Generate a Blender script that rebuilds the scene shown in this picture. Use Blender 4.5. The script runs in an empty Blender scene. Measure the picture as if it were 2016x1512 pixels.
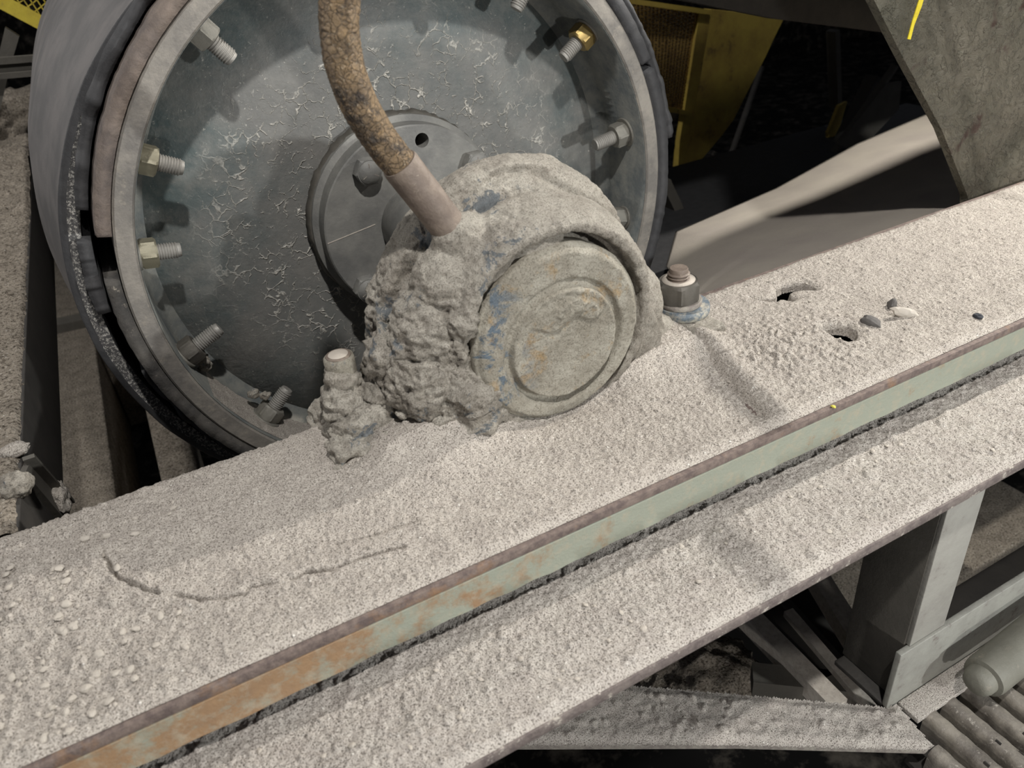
import bpy, bmesh, math, random
import numpy as np
from mathutils import Vector, Matrix
random.seed(7)
S = bpy.context.scene
COL = S.collection
PI = math.pi

# ------------------------------------------------------------------ camera
# world frame: X along the beam (to the right and away), Y along the pulley shaft (away), Z up; metres
cam_d = bpy.data.cameras.new('camera'); cam = bpy.data.objects.new('camera', cam_d); COL.objects.link(cam)
CX = Vector((0.87908174, -0.46836727, -0.08858549))
CY = Vector((0.31919874, 0.44039289, 0.83914615))
CZ = Vector((-0.35401617, -0.76595444, 0.53664359))
CPOS = Vector((-0.28363407, -0.50297114, 0.40464315))
m = Matrix((( CX.x, CY.x, CZ.x), (CX.y, CY.y, CZ.y), (CX.z, CY.z, CZ.z))).to_4x4()
m.translation = CPOS
cam.matrix_world = m
cam_d.sensor_width = 36; cam_d.lens = 1515 / 2016 * 36; cam_d.clip_start = 0.02; cam_d.clip_end = 50
cam_d.dof.use_dof = True; cam_d.dof.focus_distance = 0.80; cam_d.dof.aperture_fstop = 9.5
S.camera = cam

# ------------------------------------------------------------------ light
S.view_settings.view_transform = 'Standard'; S.view_settings.look = 'None'
S.view_settings.gamma = 1; S.view_settings.use_curve_mapping = False
S.view_settings.exposure = 0.03
wd = bpy.data.worlds.new('world'); S.world = wd; wd.use_nodes = True
wd.node_tree.nodes['Background'].inputs[0].default_value = (0.80, 0.86, 1, 1)
wd.node_tree.nodes['Background'].inputs[1].default_value = 0.085

def area(name, loc, target, size, power, col=(1, .96, .9)):
    l = bpy.data.lights.new(name, 'AREA'); l.shape = 'DISK'; l.size = size; l.energy = power; l.color = col
    o = bpy.data.objects.new(name, l); COL.objects.link(o); o.location = loc
    o.rotation_euler = (Vector(target) - Vector(loc)).to_track_quat('-Z', 'Y').to_euler()
    return o
area('unseen_light', (1.25, 0.05, 0.80), (0.2, 0, 0), 0.016, 20.5, (1, .97, .91))         # high on the right
area('unseen_light', (-0.10, -0.62, 1.30), (0, .25, 0), 0.05, 17, (1, .985, .96))        # above and behind the camera
area('unseen_light', (0.72, -1.45, 0.30), (0, .3, .0), 0.05, 16, (.97, 1, 1))        # front right, low
area('unseen_light', (-1.35, 1.15, 1.25), (-.4, .9, -.3), 0.08, 16, (1, .98, .95))        # back left, added to brighten the floor and cross member
area('unseen_light', (-0.10, -1.45, -0.10), (.4, 0, -.5), 0.05, 7, (1, .98, .95))    # added low fill light in front, brightens the lower frame
l_ = bpy.data.lights.new('unseen_light', 'SPOT'); l_.energy = 120; l_.spot_size = math.radians(30); l_.spot_blend = .6; l_.shadow_soft_size = .06
o_ = bpy.data.objects.new('unseen_light', l_); COL.objects.link(o_); o_.location = (1.25, .62, 3.2)
o_.rotation_euler = (Vector((1.25, 1.5, -.1)) - Vector((1.25, .62, 3.2))).to_track_quat('-Z', 'Y').to_euler()   # added spot, only there to brighten the yellow guard

# ------------------------------------------------------------------ helpers
def unp(px, py, ax, val):
    """point of the place seen at a photo position on the plane axis=val"""
    r = CX * 0
    c = Vector((px - 1008, 756 - py, -1515.))
    w = CX * c.x + CY * c.y + CZ * c.z
    k = 'xyz'.index(ax)
    return CPOS + w * ((val - CPOS[k]) / w[k])

def tagit(o, label=None, cat=None, group=None, kind=None):
    if label: o['label'] = label
    if cat: o['category'] = cat
    if group: o['group'] = group
    if kind: o['kind'] = kind
    return o

def thing(name, label, cat, loc=(0, 0, 0), group=None):
    o = bpy.data.objects.new(name, None); COL.objects.link(o); o.location = loc
    o.empty_display_size = .02
    return tagit(o, label, cat, group)

def link(name, me, mat=None, parent=None, smooth=True):
    o = bpy.data.objects.new(name, me); COL.objects.link(o)
    if mat is not None:
        if isinstance(mat, (list, tuple)):
            for x in mat: me.materials.append(x)
        else: me.materials.append(mat)
    if parent is not None:
        o.parent = parent
        if parent.type == 'EMPTY' or True:
            # geometry is given in world coordinates: keep it there
            off = Vector(parent.location)
            p = parent.parent
            while p is not None: off += Vector(p.location); p = p.parent
            o.location = -off
    if smooth:
        me.polygons.foreach_set('use_smooth', [True] * len(me.polygons))
    return o

def npmesh(V, F, name='m'):
    me = bpy.data.meshes.new(name)
    V = np.asarray(V, dtype=np.float32); F = np.asarray(F, dtype=np.int32)
    me.vertices.add(len(V)); me.vertices.foreach_set('co', V.ravel())
    n = F.shape[1]
    me.loops.add(F.size); me.loops.foreach_set('vertex_index', F.ravel())
    me.polygons.add(len(F)); me.polygons.foreach_set('loop_start', np.arange(0, F.size, n, dtype=np.int32))
    me.update(calc_edges=True); me.validate()
    return me

def bmdone(bm, name='m'):
    bmesh.ops.recalc_face_normals(bm, faces=bm.faces)
    me = bpy.data.meshes.new(name); bm.to_mesh(me); bm.free(); return me

def sharp(o, ang=35):
    me = o.data
    me.polygons.foreach_set('use_smooth', [True] * len(me.polygons))
    try: me.set_sharp_from_angle(angle=math.radians(ang))
    except Exception: pass
    return o

def box(bm, x0, x1, y0, y1, z0, z1, bev=0.0):
    vs = [bm.verts.new((x, y, z)) for x in (x0, x1) for y in (y0, y1) for z in (z0, z1)]
    q = [(0, 1, 3, 2), (4, 6, 7, 5), (0, 4, 5, 1), (2, 3, 7, 6), (0, 2, 6, 4), (1, 5, 7, 3)]
    fs = [bm.faces.new([vs[i] for i in f]) for f in q]
    if bev > 0:
        es = list({e for f in fs for e in f.edges})
        bmesh.ops.bevel(bm, geom=es, offset=bev, segments=2, affect='EDGES', profile=.5)

def prism(bm, pts, off, bev=0.0):
    """solid from a planar outline (3D points) pushed by vector off"""
    off = Vector(off)
    a = [bm.verts.new(p) for p in pts]; b = [bm.verts.new(Vector(p) + off) for p in pts]
    fs = [bm.faces.new(a), bm.faces.new(b[::-1])]
    n = len(pts)
    for i in range(n): fs.append(bm.faces.new((a[i], b[i], b[(i + 1) % n], a[(i + 1) % n])))
    if bev > 0:
        es = list({e for f in fs for e in f.edges})
        bmesh.ops.bevel(bm, geom=es, offset=bev, segments=2, affect='EDGES', profile=.5)

def basis(d):
    d = Vector(d).normalized()
    u = d.cross(Vector((0, 0, 1)))
    if u.length < .05: u = d.cross(Vector((0, 1, 0)))
    u.normalize(); return d, u, d.cross(u)

def lathe(bm, base, d, prof, seg=48, hexa=None, a0=0, a1=2 * PI, rfun=None, closed_prof=False):
    """prof: (radius, height) pairs turned about axis d from base; hexa: indices of rings that are hexagonal"""
    d, u, v = basis(d); base = Vector(base)
    full = abs(a1 - a0 - 2 * PI) < 1e-6
    n = seg if full else seg + 1
    rings = []
    for k, (r, h) in enumerate(prof):
        ring = []
        for i in range(n):
            a = a0 + (a1 - a0) * i / seg
            rr = r
            if hexa and k in hexa:
                t = (a % (PI / 3)) - PI / 6
                rr = r * math.cos(PI / 6) / math.cos(t)
            if rfun: rr = rfun(rr, h, a)
            ring.append(bm.verts.new(base + d * h + (u * math.cos(a) + v * math.sin(a)) * rr))
        rings.append(ring)
    K = len(rings)
    for k in range(K if closed_prof else K - 1):
        p, q = rings[k], rings[(k + 1) % K]
        for i in range(n if full else n - 1):
            j = (i + 1) % n
            bm.faces.new((p[i], p[j], q[j], q[i]))
    if not closed_prof:
        if prof[0][0] > 1e-6: bm.faces.new(rings[0][::-1])
        if prof[-1][0] > 1e-6: bm.faces.new(rings[-1])
    elif not full:
        bm.faces.new([r[0] for r in rings]); bm.faces.new([r[-1] for r in rings][::-1])
    return rings

def ylathe(bm, cx, cz, prof, seg=160, a0=0, a1=2 * PI, fun=None):
    """closed profile [(radius, y)] turned about a Y axis; angle 0 = +X, 90 = +Z"""
    full = abs(a1 - a0 - 2 * PI) < 1e-6
    n = seg if full else seg + 1
    rings = []
    for i in range(n):
        a = a0 + (a1 - a0) * i / seg
        ring = []
        for k, (r, y) in enumerate(prof):
            if fun: r, y = fun(r, y, a, k)
            ring.append(bm.verts.new((cx + r * math.cos(a), y, cz + r * math.sin(a))))
        rings.append(ring)
    K = len(prof)
    for i in range(n if full else n - 1):
        p, q = rings[i], rings[(i + 1) % n]
        for k in range(K): bm.faces.new((p[k], p[(k + 1) % K], q[(k + 1) % K], q[k]))
    if not full:
        bm.faces.new(rings[0]); bm.faces.new(rings[-1][::-1])

# numpy value noise ------------------------------------------------
def _h(ix, iy, iz, s):
    n = (ix * 374761393 + iy * 668265263 + iz * 2147483647 + s * 974634777) & 0xffffffff
    n = ((n ^ (n >> 13)) * 1274126177) & 0xffffffff
    n = ((n ^ (n >> 16)) * 2246822519) & 0xffffffff
    return ((n ^ (n >> 15)) & 0xffffff) / float(0xffffff)
def vn(x, y, z=None, s=0):
    x = np.asarray(x, float); y = np.asarray(y, float); z = np.zeros_like(x) if z is None else np.asarray(z, float)
    ix, iy, iz = (np.floor(a).astype(np.int64) for a in (x, y, z))
    fx, fy, fz = x - ix, y - iy, z - iz
    fx, fy, fz = (a * a * (3 - 2 * a) for a in (fx, fy, fz))
    r = 0
    for dx in (0, 1):
        for dy in (0, 1):
            for dz in (0, 1):
                w = (fx if dx else 1 - fx) * (fy if dy else 1 - fy) * (fz if dz else 1 - fz)
                r = r + w * _h(ix + dx, iy + dy, iz + dz, s)
    return r
def fbm(x, y, z=None, o=4, s=0):
    r = 0; a = .5; t = 0
    for i in range(o):
        r = r + a * vn(np.asarray(x) * 2 ** i, np.asarray(y) * 2 ** i, None if z is None else np.asarray(z) * 2 ** i, s + i); t += a; a *= .55
    return r / t - .5
def chips(x, y, cell, s=0, dens=1.0):
    """flat stones: returns 0..1 bump"""
    X, Y = x / cell, y / cell
    ix, iy = np.floor(X).astype(np.int64), np.floor(Y).astype(np.int64)
    out = np.zeros_like(X)
    for dx in (-1, 0, 1):
        for dy in (-1, 0, 1):
            cx, cy = ix + dx, iy + dy; z = np.zeros_like(cx)
            px = cx + _h(cx, cy, z, s); py = cy + _h(cx, cy, z, s + 1)
            rr = .15 + .42 * _h(cx, cy, z, s + 2) ** 1.5; an = PI * _h(cx, cy, z, s + 3); asp = .55 + .45 * _h(cx, cy, z, s + 4)
            on = _h(cx, cy, z, s + 5) < dens
            ex, ey = X - px, Y - py
            u = (ex * np.cos(an) + ey * np.sin(an)) / rr; v = (-ex * np.sin(an) + ey * np.cos(an)) / (rr * asp)
            k = np.maximum(np.abs(u) * .9 + np.abs(v) * .35, np.abs(v) * .95 + np.abs(u) * .3)
            b = np.clip((1 - k) * 3.2, 0, 1) * rr * (1 + .35 * u)
            out = np.maximum(out, np.where(on, b, 0))
    return out
def smooth(a, b, x): t = np.clip((x - a) / (b - a), 0, 1); return t * t * (3 - 2 * t)
def segd(x, y, pts):
    d = np.full_like(x, 9.)
    for (ax, ay), (bx, by) in zip(pts[:-1], pts[1:]):
        t = np.clip(((x - ax) * (bx - ax) + (y - ay) * (by - ay)) / ((bx - ax) ** 2 + (by - ay) ** 2), 0, 1)
        d = np.minimum(d, np.hypot(x - ax - t * (bx - ax), y - ay - t * (by - ay)))
    return d
def inpoly(x, y, P):
    c = np.zeros(x.shape, bool); j = len(P) - 1
    for i in range(len(P)):
        xi, yi = P[i]; xj, yj = P[j]
        c ^= ((yi > y) != (yj > y)) & (x < (xj - xi) * (y - yi) / (yj - yi + 1e-12) + xi); j = i
    return c

# ------------------------------------------------------------------ materials
def rgb(r, g, b):
    f = lambda c: (c / 255 / 12.92) if c / 255 <= .04045 else ((c / 255 + .055) / 1.055) ** 2.4
    return (f(r), f(g), f(b), 1)
class NT:
    def __init__(s, name, rough=.9, metal=0, spec=.3):
        s.m = bpy.data.materials.new(name); s.m.use_nodes = True; s.t = s.m.node_tree; s.b = s.t.nodes['Principled BSDF']
        s.b.inputs['Roughness'].default_value = rough; s.b.inputs['Metallic'].default_value = metal
        s.b.inputs['Specular IOR Level'].default_value = spec
        s.co = s.t.nodes.new('ShaderNodeTexCoord').outputs['Object']; s.lastbump = None
    def n(s, typ, **kw):
        x = s.t.nodes.new(typ)
        for k, v in kw.items():
            if k in ('scale', 'detail', 'rough', 'dist'): continue
            setattr(x, k, v)
        return x
    def noise(s, scale, detail=4, rough=.6, dist=0, vec=None):
        x = s.t.nodes.new('ShaderNodeTexNoise'); x.inputs['Scale'].default_value = scale; x.inputs['Detail'].default_value = detail
        x.inputs['Roughness'].default_value = rough; x.inputs['Distortion'].default_value = dist
        s.t.links.new(vec or s.co, x.inputs['Vector']); return x.outputs['Fac']
    def vor(s, scale, feat='F1', out='Distance', rnd=1.0, vec=None):
        x = s.t.nodes.new('ShaderNodeTexVoronoi'); x.feature = feat; x.inputs['Scale'].default_value = scale
        x.inputs['Randomness'].default_value = rnd
        s.t.links.new(vec or s.co, x.inputs['Vector']); return x.outputs[out]
    def ramp(s, fac, stops, const=False):
        x = s.t.nodes.new('ShaderNodeValToRGB'); e = x.color_ramp.elements
        while len(e) < len(stops): e.new(.5)
        for i, (p, c) in enumerate(stops):
            e[i].position = p; e[i].color = c if not isinstance(c, (int, float)) else (c, c, c, 1)
        if const: x.color_ramp.interpolation = 'CONSTANT'
        s.t.links.new(fac, x.inputs[0]); return x.outputs[0]
    def mix(s, fac, a, b, mode='MIX'):
        x = s.t.nodes.new('ShaderNodeMix'); x.data_type = 'RGBA'; x.blend_type = mode
        for i, v in ((0, fac), (6, a), (7, b)):
            if isinstance(v, (int, float)): x.inputs[i].default_value = v if i == 0 else (v, v, v, 1)
            elif isinstance(v, tuple): x.inputs[i].default_value = v
            else: s.t.links.new(v, x.inputs[i])
        return x.outputs[2]
    def math(s, op, a, b=None, clamp=False):
        x = s.t.nodes.new('ShaderNodeMath'); x.operation = op; x.use_clamp = clamp
        for i, v in ((0, a), (1, b)):
            if v is None: continue
            if isinstance(v, (int, float)): x.inputs[i].default_value = v
            else: s.t.links.new(v, x.inputs[i])
        return x.outputs[0]
    def axis(s, k):
        x = s.t.nodes.new('ShaderNodeSeparateXYZ'); s.t.links.new(s.co, x.inputs[0]); return x.outputs[k]
    def maprange(s, v, a, b, c=0., d=1.):
        x = s.t.nodes.new('ShaderNodeMapRange'); x.inputs[1].default_value = a; x.inputs[2].default_value = b
        x.inputs[3].default_value = c; x.inputs[4].default_value = d; s.t.links.new(v, x.inputs[0]); return x.outputs[0]
    def nz(s):
        g = s.t.nodes.new('ShaderNodeNewGeometry'); x = s.t.nodes.new('ShaderNodeSeparateXYZ'); s.t.links.new(g.outputs['Normal'], x.inputs[0]); return x.outputs[2]
    def warp(s, scale, amt):
        x = s.t.nodes.new('ShaderNodeTexNoise'); x.inputs['Scale'].default_value = scale; s.t.links.new(s.co, x.inputs['Vector'])
        a = s.t.nodes.new('ShaderNodeVectorMath'); a.operation = 'MULTIPLY_ADD'; a.inputs[1].default_value = (amt,) * 3
        s.t.links.new(x.outputs['Color'], a.inputs[0]); s.t.links.new(s.co, a.inputs[2]); return a.outputs[0]
    def col(s, v):
        if isinstance(v, tuple): s.b.inputs['Base Color'].default_value = v
        else: s.t.links.new(v, s.b.inputs['Base Color'])
        return s
    def rough(s, v): s.t.links.new(v, s.b.inputs['Roughness']); return s
    def bump(s, h, dist=.001, strength=1.):
        x = s.t.nodes.new('ShaderNodeBump'); x.inputs['Distance'].default_value = dist; x.inputs['Strength'].default_value = strength
        s.t.links.new(h, x.inputs['Height'])
        if s.lastbump is not None: s.t.links.new(s.lastbump, x.inputs['Normal'])
        s.lastbump = x.outputs[0]; s.t.links.new(x.outputs[0], s.b.inputs['Normal']); return s

def dust_mat(name, a, b, fine=700, sparkle=True, coarse=60, bd=.0011):
    t = NT(name, .95, 0, .2)
    n1 = t.noise(fine, 3, .7); n2 = t.noise(coarse, 5, .65); n3 = t.noise(9, 3)
    c = t.mix(t.ramp(n2, [(.35, 0.), (.65, 1.)]), a, b)
    c = t.mix(t.ramp(n1, [(.36, .85), (.50, .0)]), c, rgb(92, 84, 77), 'MULTIPLY')
    c = t.mix(t.ramp(n1, [(.6, 0.), (.74, .45)]), c, rgb(232, 226, 216))
    # dark and white specks
    v = t.vor(430, 'F1', 'Color'); vv = t.vor(430)
    sp = t.math('MULTIPLY', t.ramp(v, [(.0, 1.), (.16, 0.)]), t.ramp(vv, [(.25, 1.), (.45, 0.)]))
    c = t.mix(t.math('MULTIPLY', sp, .6), c, rgb(92, 84, 76))
    v2 = t.vor(300, 'F1', 'Color'); vv2 = t.vor(300)
    sp2 = t.math('MULTIPLY', t.ramp(v2, [(.80, 0.), (.9, 1.)]), t.ramp(vv2, [(.2, 1.), (.35, 0.)]))
    c = t.mix(t.math('MULTIPLY', sp2, .7), c, rgb(236, 231, 222))
    t.col(c)
    t.bump(t.noise(170, 4, .7), bd * 1.6, .8); t.bump(n1, bd, 1.); t.bump(sp2, .0006, 1.)
    return t.m

M = {}
M['dust'] = dust_mat('rock_dust', rgb(184, 176, 166), rgb(170, 162, 153), 820)
M['dust_ledge'] = dust_mat('ledge_dust', rgb(190, 183, 174), rgb(178, 170, 162), 760, True, 40, .0014)
M['floor_dust'] = dust_mat('floor_dust', rgb(158, 148, 134), rgb(128, 119, 107), 260, True, 30, .003)

# smooth fine silt
t = NT('fine_silt', .95, 0, .15)
t.col(t.mix(t.ramp(t.noise(7, 5, .6), [(.35, 0.), (.75, 1.)]), rgb(184, 175, 162), rgb(166, 156, 148)))
t.bump(t.noise(400, 4, .7), .0006); M['silt'] = t.m

# mud on the bearing: dust over cement-like scale, blue paint showing through
t = NT('caked_mud', .92, 0, .25)
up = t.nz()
n2 = t.noise(38, 6, .7); n1 = t.noise(650, 3, .7)
c = t.mix(t.ramp(n2, [(.38, 0.), (.6, 1.)]), rgb(200, 193, 180), rgb(178, 170, 158))
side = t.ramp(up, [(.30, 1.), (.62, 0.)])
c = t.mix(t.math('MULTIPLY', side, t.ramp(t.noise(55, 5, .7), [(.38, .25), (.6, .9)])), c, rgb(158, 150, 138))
c = t.mix(t.ramp(n1, [(.36, .5), (.5, 0.)]), c, rgb(110, 102, 92), 'MULTIPLY')
blue = t.math('MULTIPLY', t.ramp(t.noise(26, 6, .75, .5), [(.585, 0.), (.61, 1.)]), t.maprange(t.axis(0), .02, -.02))
c = t.mix(t.math('MULTIPLY', blue, .75), c, rgb(104, 114, 122))
t.col(c); t.bump(t.noise(70, 8, .75, .8), .007, 1.); t.bump(t.noise(200, 6, .75, .5), .003, 1.); t.bump(n1, .0008)
M['mud'] = t.m

t = NT('cap_scale', .85, 0, .3)
c = t.mix(t.ramp(t.noise(30, 6, .7), [(.4, 0.), (.6, 1.)]), rgb(178, 172, 158), rgb(152, 145, 131))
blue = t.ramp(t.noise(26, 7, .75, .6), [(.53, 0.), (.58, 1.)])
lim = t.maprange(t.axis(0), -.025, -.06)
c = t.mix(t.math('MULTIPLY', blue, lim), c, rgb(108, 120, 130))
c = t.mix(t.ramp(t.noise(24, 5, .7, .3, ), [(.56, 0.), (.66, .7)]), c, rgb(172, 142, 98))
c = t.mix(t.ramp(t.noise(600, 3, .7), [(.34, .5), (.5, 0.)]), c, rgb(120, 114, 100), 'MULTIPLY')
t.col(c); t.bump(t.noise(45, 8, .72), .006, .85); t.bump(t.noise(220, 6, .75), .003, .9)
M['cap'] = t.m

t = NT('green_grey_paint', .6, 0, .35)
n = t.noise(28, 7, .72)
lx = t.maprange(t.axis(0), -.02, -.34, 0., .24)
rust = t.ramp(t.math('ADD', n, lx), [(.58, 0.), (.72, 1.)])
c = t.mix(rust, rgb(138, 141, 127), t.mix(t.noise(90, 5, .7), rgb(156, 126, 92), rgb(122, 98, 78)))
c = t.mix(t.ramp(t.noise(80, 6, .7), [(.5, 0.), (.66, .65)]), c, rgb(156, 147, 128))
t.col(c); t.bump(n, .0015, .7); t.bump(t.noise(300, 5, .7), .0008, .8)
M['band'] = t.m
t = NT('rusty_edge', .75, .1, .3)
c = t.mix(t.ramp(t.noise(120, 6, .7), [(.4, 0.), (.6, 1.)]), rgb(96, 84, 80), rgb(124, 110, 102))
c = t.mix(t.ramp(t.noise(18, 5, .7), [(.57, 0.), (.70, .7)]), c, rgb(146, 110, 76))
t.col(c); t.bump(t.noise(200, 5, .7), .001); M['edge'] = t.m
t = NT('grey_edge', .7, .1, .3)
c = t.mix(t.ramp(t.noise(110, 6, .7), [(.4, 0.), (.6, 1.)]), rgb(126, 118, 112), rgb(152, 146, 136))
t.col(c); t.bump(t.noise(200, 5, .7), .0008); M['edge2'] = t.m

t = NT('brown_grey_edge', .7, .1, .3)
c = t.mix(t.ramp(t.noise(110, 6, .7), [(.4, 0.), (.6, 1.)]), rgb(98, 88, 85), rgb(122, 112, 106))
c = t.mix(t.ramp(t.noise(70, 6, .8), [(.58, 0.), (.66, .9)]), c, rgb(186, 178, 166))
t.col(c); t.bump(t.noise(200, 5, .7), .0012); M['edge3'] = t.m
t = NT('dark_steel', .6, .2, .35)
c = t.mix(t.noise(30, 5, .7), rgb(46, 45, 44), rgb(78, 74, 69))
t.col(c); t.bump(t.noise(150, 5, .7), .0008, .6); M['dark'] = t.m
t = NT('dim_steel', .7, .1, .3)
c = t.mix(t.noise(20, 5, .7), rgb(70, 68, 63), rgb(108, 103, 95))
t.col(c); t.bump(t.noise(150, 5, .7), .001, .6); M['dim'] = t.m
t = NT('black_pit', .9, 0, .1); t.col(rgb(22, 21, 20)); M['black'] = t.m
t = NT('dusty_black_clutter', .9, 0, .1)
t.col(t.mix(t.ramp(t.noise(12, 5, .7), [(.5, 0.), (.7, 1.)]), rgb(24, 23, 22), rgb(90, 84, 76))); M['clutter'] = t.m

# pulley disc: blue-grey steel with pale crusty veins
t = NT('disc_paint', .55, .05, .42)
n = t.noise(9, 5, .6)
rad = t.math('SQRT', t.math('ADD', t.math('POWER', t.axis(0), 2.), t.math('POWER', t.math('SUBTRACT', t.axis(2), .087), 2.)))
c = t.mix(t.ramp(n, [(.35, 0.), (.6, 1.)]), rgb(82, 93, 93), rgb(104, 104, 101))
c = t.mix(t.ramp(t.noise(40, 6, .7), [(.42, 0.), (.7, .6)]), c, rgb(132, 130, 124))
c = t.mix(t.math('MULTIPLY', t.ramp(rad, [(.13, .7), (.27, 0.)]), t.ramp(t.noise(14, 5, .7), [(.35, .3), (.6, 1.)])), c, rgb(124, 121, 116))
w = t.warp(60, .022)
vein = t.math('SUBTRACT', 1., t.ramp(t.vor(58, 'DISTANCE_TO_EDGE', vec=w), [(0., 0.), (.062, 1.)]), True)
msk = t.math('MULTIPLY', t.ramp(t.noise(30, 6, .8), [(.47, 0.), (.56, 1.)]), t.ramp(rad, [(.15, 1.), (.245, .04)]))
vein = t.math('MULTIPLY', vein, msk)
c = t.mix(t.math('MULTIPLY', vein, .95), c, rgb(226, 220, 208))
c = t.mix(t.ramp(t.noise(200, 4, .8), [(.63, 0.), (.72, .8)]), c, rgb(190, 186, 176))
t.col(c); t.bump(vein, .0016, 1.); t.bump(t.noise(70, 6, .7), .002, .6); M['disc'] = t.m
t = NT('hub_steel', .6, .15, .4)
c = t.mix(t.ramp(t.noise(22, 5, .65), [(.35, 0.), (.65, 1.)]), rgb(112, 111, 108), rgb(140, 138, 132))
t.col(c); t.bump(t.noise(180, 5, .7), .0007, .7); M['hub'] = t.m
t = NT('rim_steel', .6, .2, .4)
c = t.mix(t.ramp(t.noise(20, 5, .7), [(.38, 0.), (.62, 1.)]), rgb(110, 106, 101), rgb(142, 136, 127))
c = t.mix(t.ramp(t.noise(60, 6, .7), [(.6, 0.), (.7, .5)]), c, rgb(168, 158, 142))
t.col(c); t.bump(t.noise(140, 6, .7), .0012, .7); M['rim'] = t.m
t = NT('rim_inside', .75, .05, .3)
c = t.mix(t.ramp(t.noise(24, 5, .7), [(.38, 0.), (.62, 1.)]), rgb(88, 92, 92), rgb(118, 118, 112))
low = t.ramp(t.nz(), [(.55, 0.), (.8, 1.)])
c = t.mix(t.math('MULTIPLY', low, t.ramp(t.noise(40, 5, .7), [(.42, 0.), (.55, .9)])), c, rgb(186, 180, 168))
t.col(c); t.bump(t.noise(140, 6, .7), .0015, .7); M['rimin'] = t.m
t = NT('worn_lagging', .8, 0, .3)
c = t.mix(t.ramp(t.noise(25, 6, .7), [(.38, 0.), (.62, 1.)]), rgb(92, 84, 80), rgb(118, 106, 97))
t.col(c); t.bump(t.noise(120, 6, .7), .0018, .8); M['lag'] = t.m
t = NT('dark_lagging', .8, 0, .3)
c = t.mix(t.ramp(t.noise(25, 6, .7), [(.38, 0.), (.62, 1.)]), rgb(62, 60, 58), rgb(86, 82, 77))
c = t.mix(t.ramp(t.noise(90, 6, .8), [(.60, 0.), (.68, .8)]), c, rgb(170, 160, 146))
t.col(c); t.bump(t.noise(120, 6, .7), .0018, .8); M['lagd'] = t.m
t = NT('black_rubber', .7, 0, .35)
t.col(t.mix(t.noise(60, 5, .7), rgb(42, 42, 44), rgb(74, 73, 73))); t.bump(t.noise(120, 6, .7), .001, .8); M['rubber'] = t.m
t = NT('belt_cover', .7, 0, .35)
t.col(t.mix(t.ramp(t.noise(15, 6, .6), [(.4, 0.), (.62, 1.)]), rgb(88, 86, 85), rgb(106, 102, 100))); t.bump(t.noise(500, 4, .7), .0004, .6); M['beltcover'] = t.m
t = NT('belt_ply_edge', .75, 0, .35)
c = t.mix(t.noise(160, 4, .7), rgb(56, 56, 58), rgb(98, 96, 94))
c = t.mix(t.ramp(t.noise(330, 3, .8), [(.50, 0.), (.60, .9)]), c, rgb(186, 182, 174))
t.col(c); t.bump(t.noise(350, 4, .8), .0016, 1.); M['beltedge'] = t.m
t = NT('galvanised_thread', .55, .35, .45)
c = t.mix(t.noise(150, 5, .7), rgb(130, 127, 122), rgb(166, 162, 155)); t.col(c); t.bump(t.noise(500, 4, .7), .0003, .7); M['thread'] = t.m
t = NT('dull_nut', .6, .3, .4)
c = t.mix(t.noise(60, 5, .7), rgb(112, 110, 104), rgb(140, 136, 126)); t.col(c); t.bump(t.noise(300, 5, .7), .0005, .7); M['nut'] = t.m
t = NT('zinc_yellow_nut', .5, .4, .45)
c = t.mix(t.noise(60, 5, .7), rgb(116, 112, 96), rgb(136, 130, 110)); t.col(c); t.bump(t.noise(300, 5, .7), .0005, .7); M['nuty'] = t.m
t = NT('dark_nut', .6, .3, .4)
c = t.mix(t.noise(60, 5, .7), rgb(74, 71, 66), rgb(104, 99, 91)); t.col(c); t.bump(t.noise(300, 5, .7), .0005, .7); M['nutd'] = t.m
t = NT('brass_nut', .4, .7, .5)
c = t.mix(t.noise(60, 5, .7), rgb(128, 108, 66), rgb(176, 152, 96)); t.col(c); M['brass'] = t.m
t = NT('blue_grey_washer', .6, .2, .35)
c = t.mix(t.ramp(t.noise(90, 5, .7), [(.45, 0.), (.6, 1.)]), rgb(106, 116, 124), rgb(176, 170, 156)); t.col(c); t.bump(t.noise(300, 5, .7), .0006, .7); M['washer'] = t.m

t = NT('worn_hose_braid', .5, .1, .5)
w = t.warp(90, .012)
v = t.vor(190, 'DISTANCE_TO_EDGE', vec=w)
n = t.noise(42, 6, .75)
c = t.mix(t.ramp(n, [(.38, 0.), (.50, 1.)]), rgb(72, 62, 53), rgb(138, 116, 88))
c = t.mix(t.ramp(t.noise(60, 6, .8), [(.54, 0.), (.64, 1.)]), c, rgb(176, 146, 106))
c = t.mix(t.ramp(t.noise(30, 5, .8), [(.60, 0.), (.68, .7)]), c, rgb(128, 118, 108))
c = t.mix(t.ramp(v, [(.0, .75), (.06, 0.)]), c, rgb(44, 38, 33))
c = t.mix(t.ramp(t.noise(190, 5, .8), [(.60, 0.), (.70, .8)]), c, rgb(200, 186, 162))
t.col(c); t.bump(t.ramp(v, [(0., 0.), (.18, 1.)]), .0012, .8); t.bump(t.noise(130, 6, .8), .004, 1.); M['hose'] = t.m
t = NT('brown_sleeve', .6, .1, .4)
c = t.mix(t.ramp(t.noise(40, 6, .7), [(.4, 0.), (.62, 1.)]), rgb(104, 92, 83), rgb(130, 117, 105))
c = t.mix(t.ramp(t.noise(60, 6, .8, .6), [(.62, 0.), (.68, .8)]), c, rgb(190, 180, 160))
t.col(c); t.bump(t.noise(80, 6, .7), .0015, .7); M['sleeve'] = t.m

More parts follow.
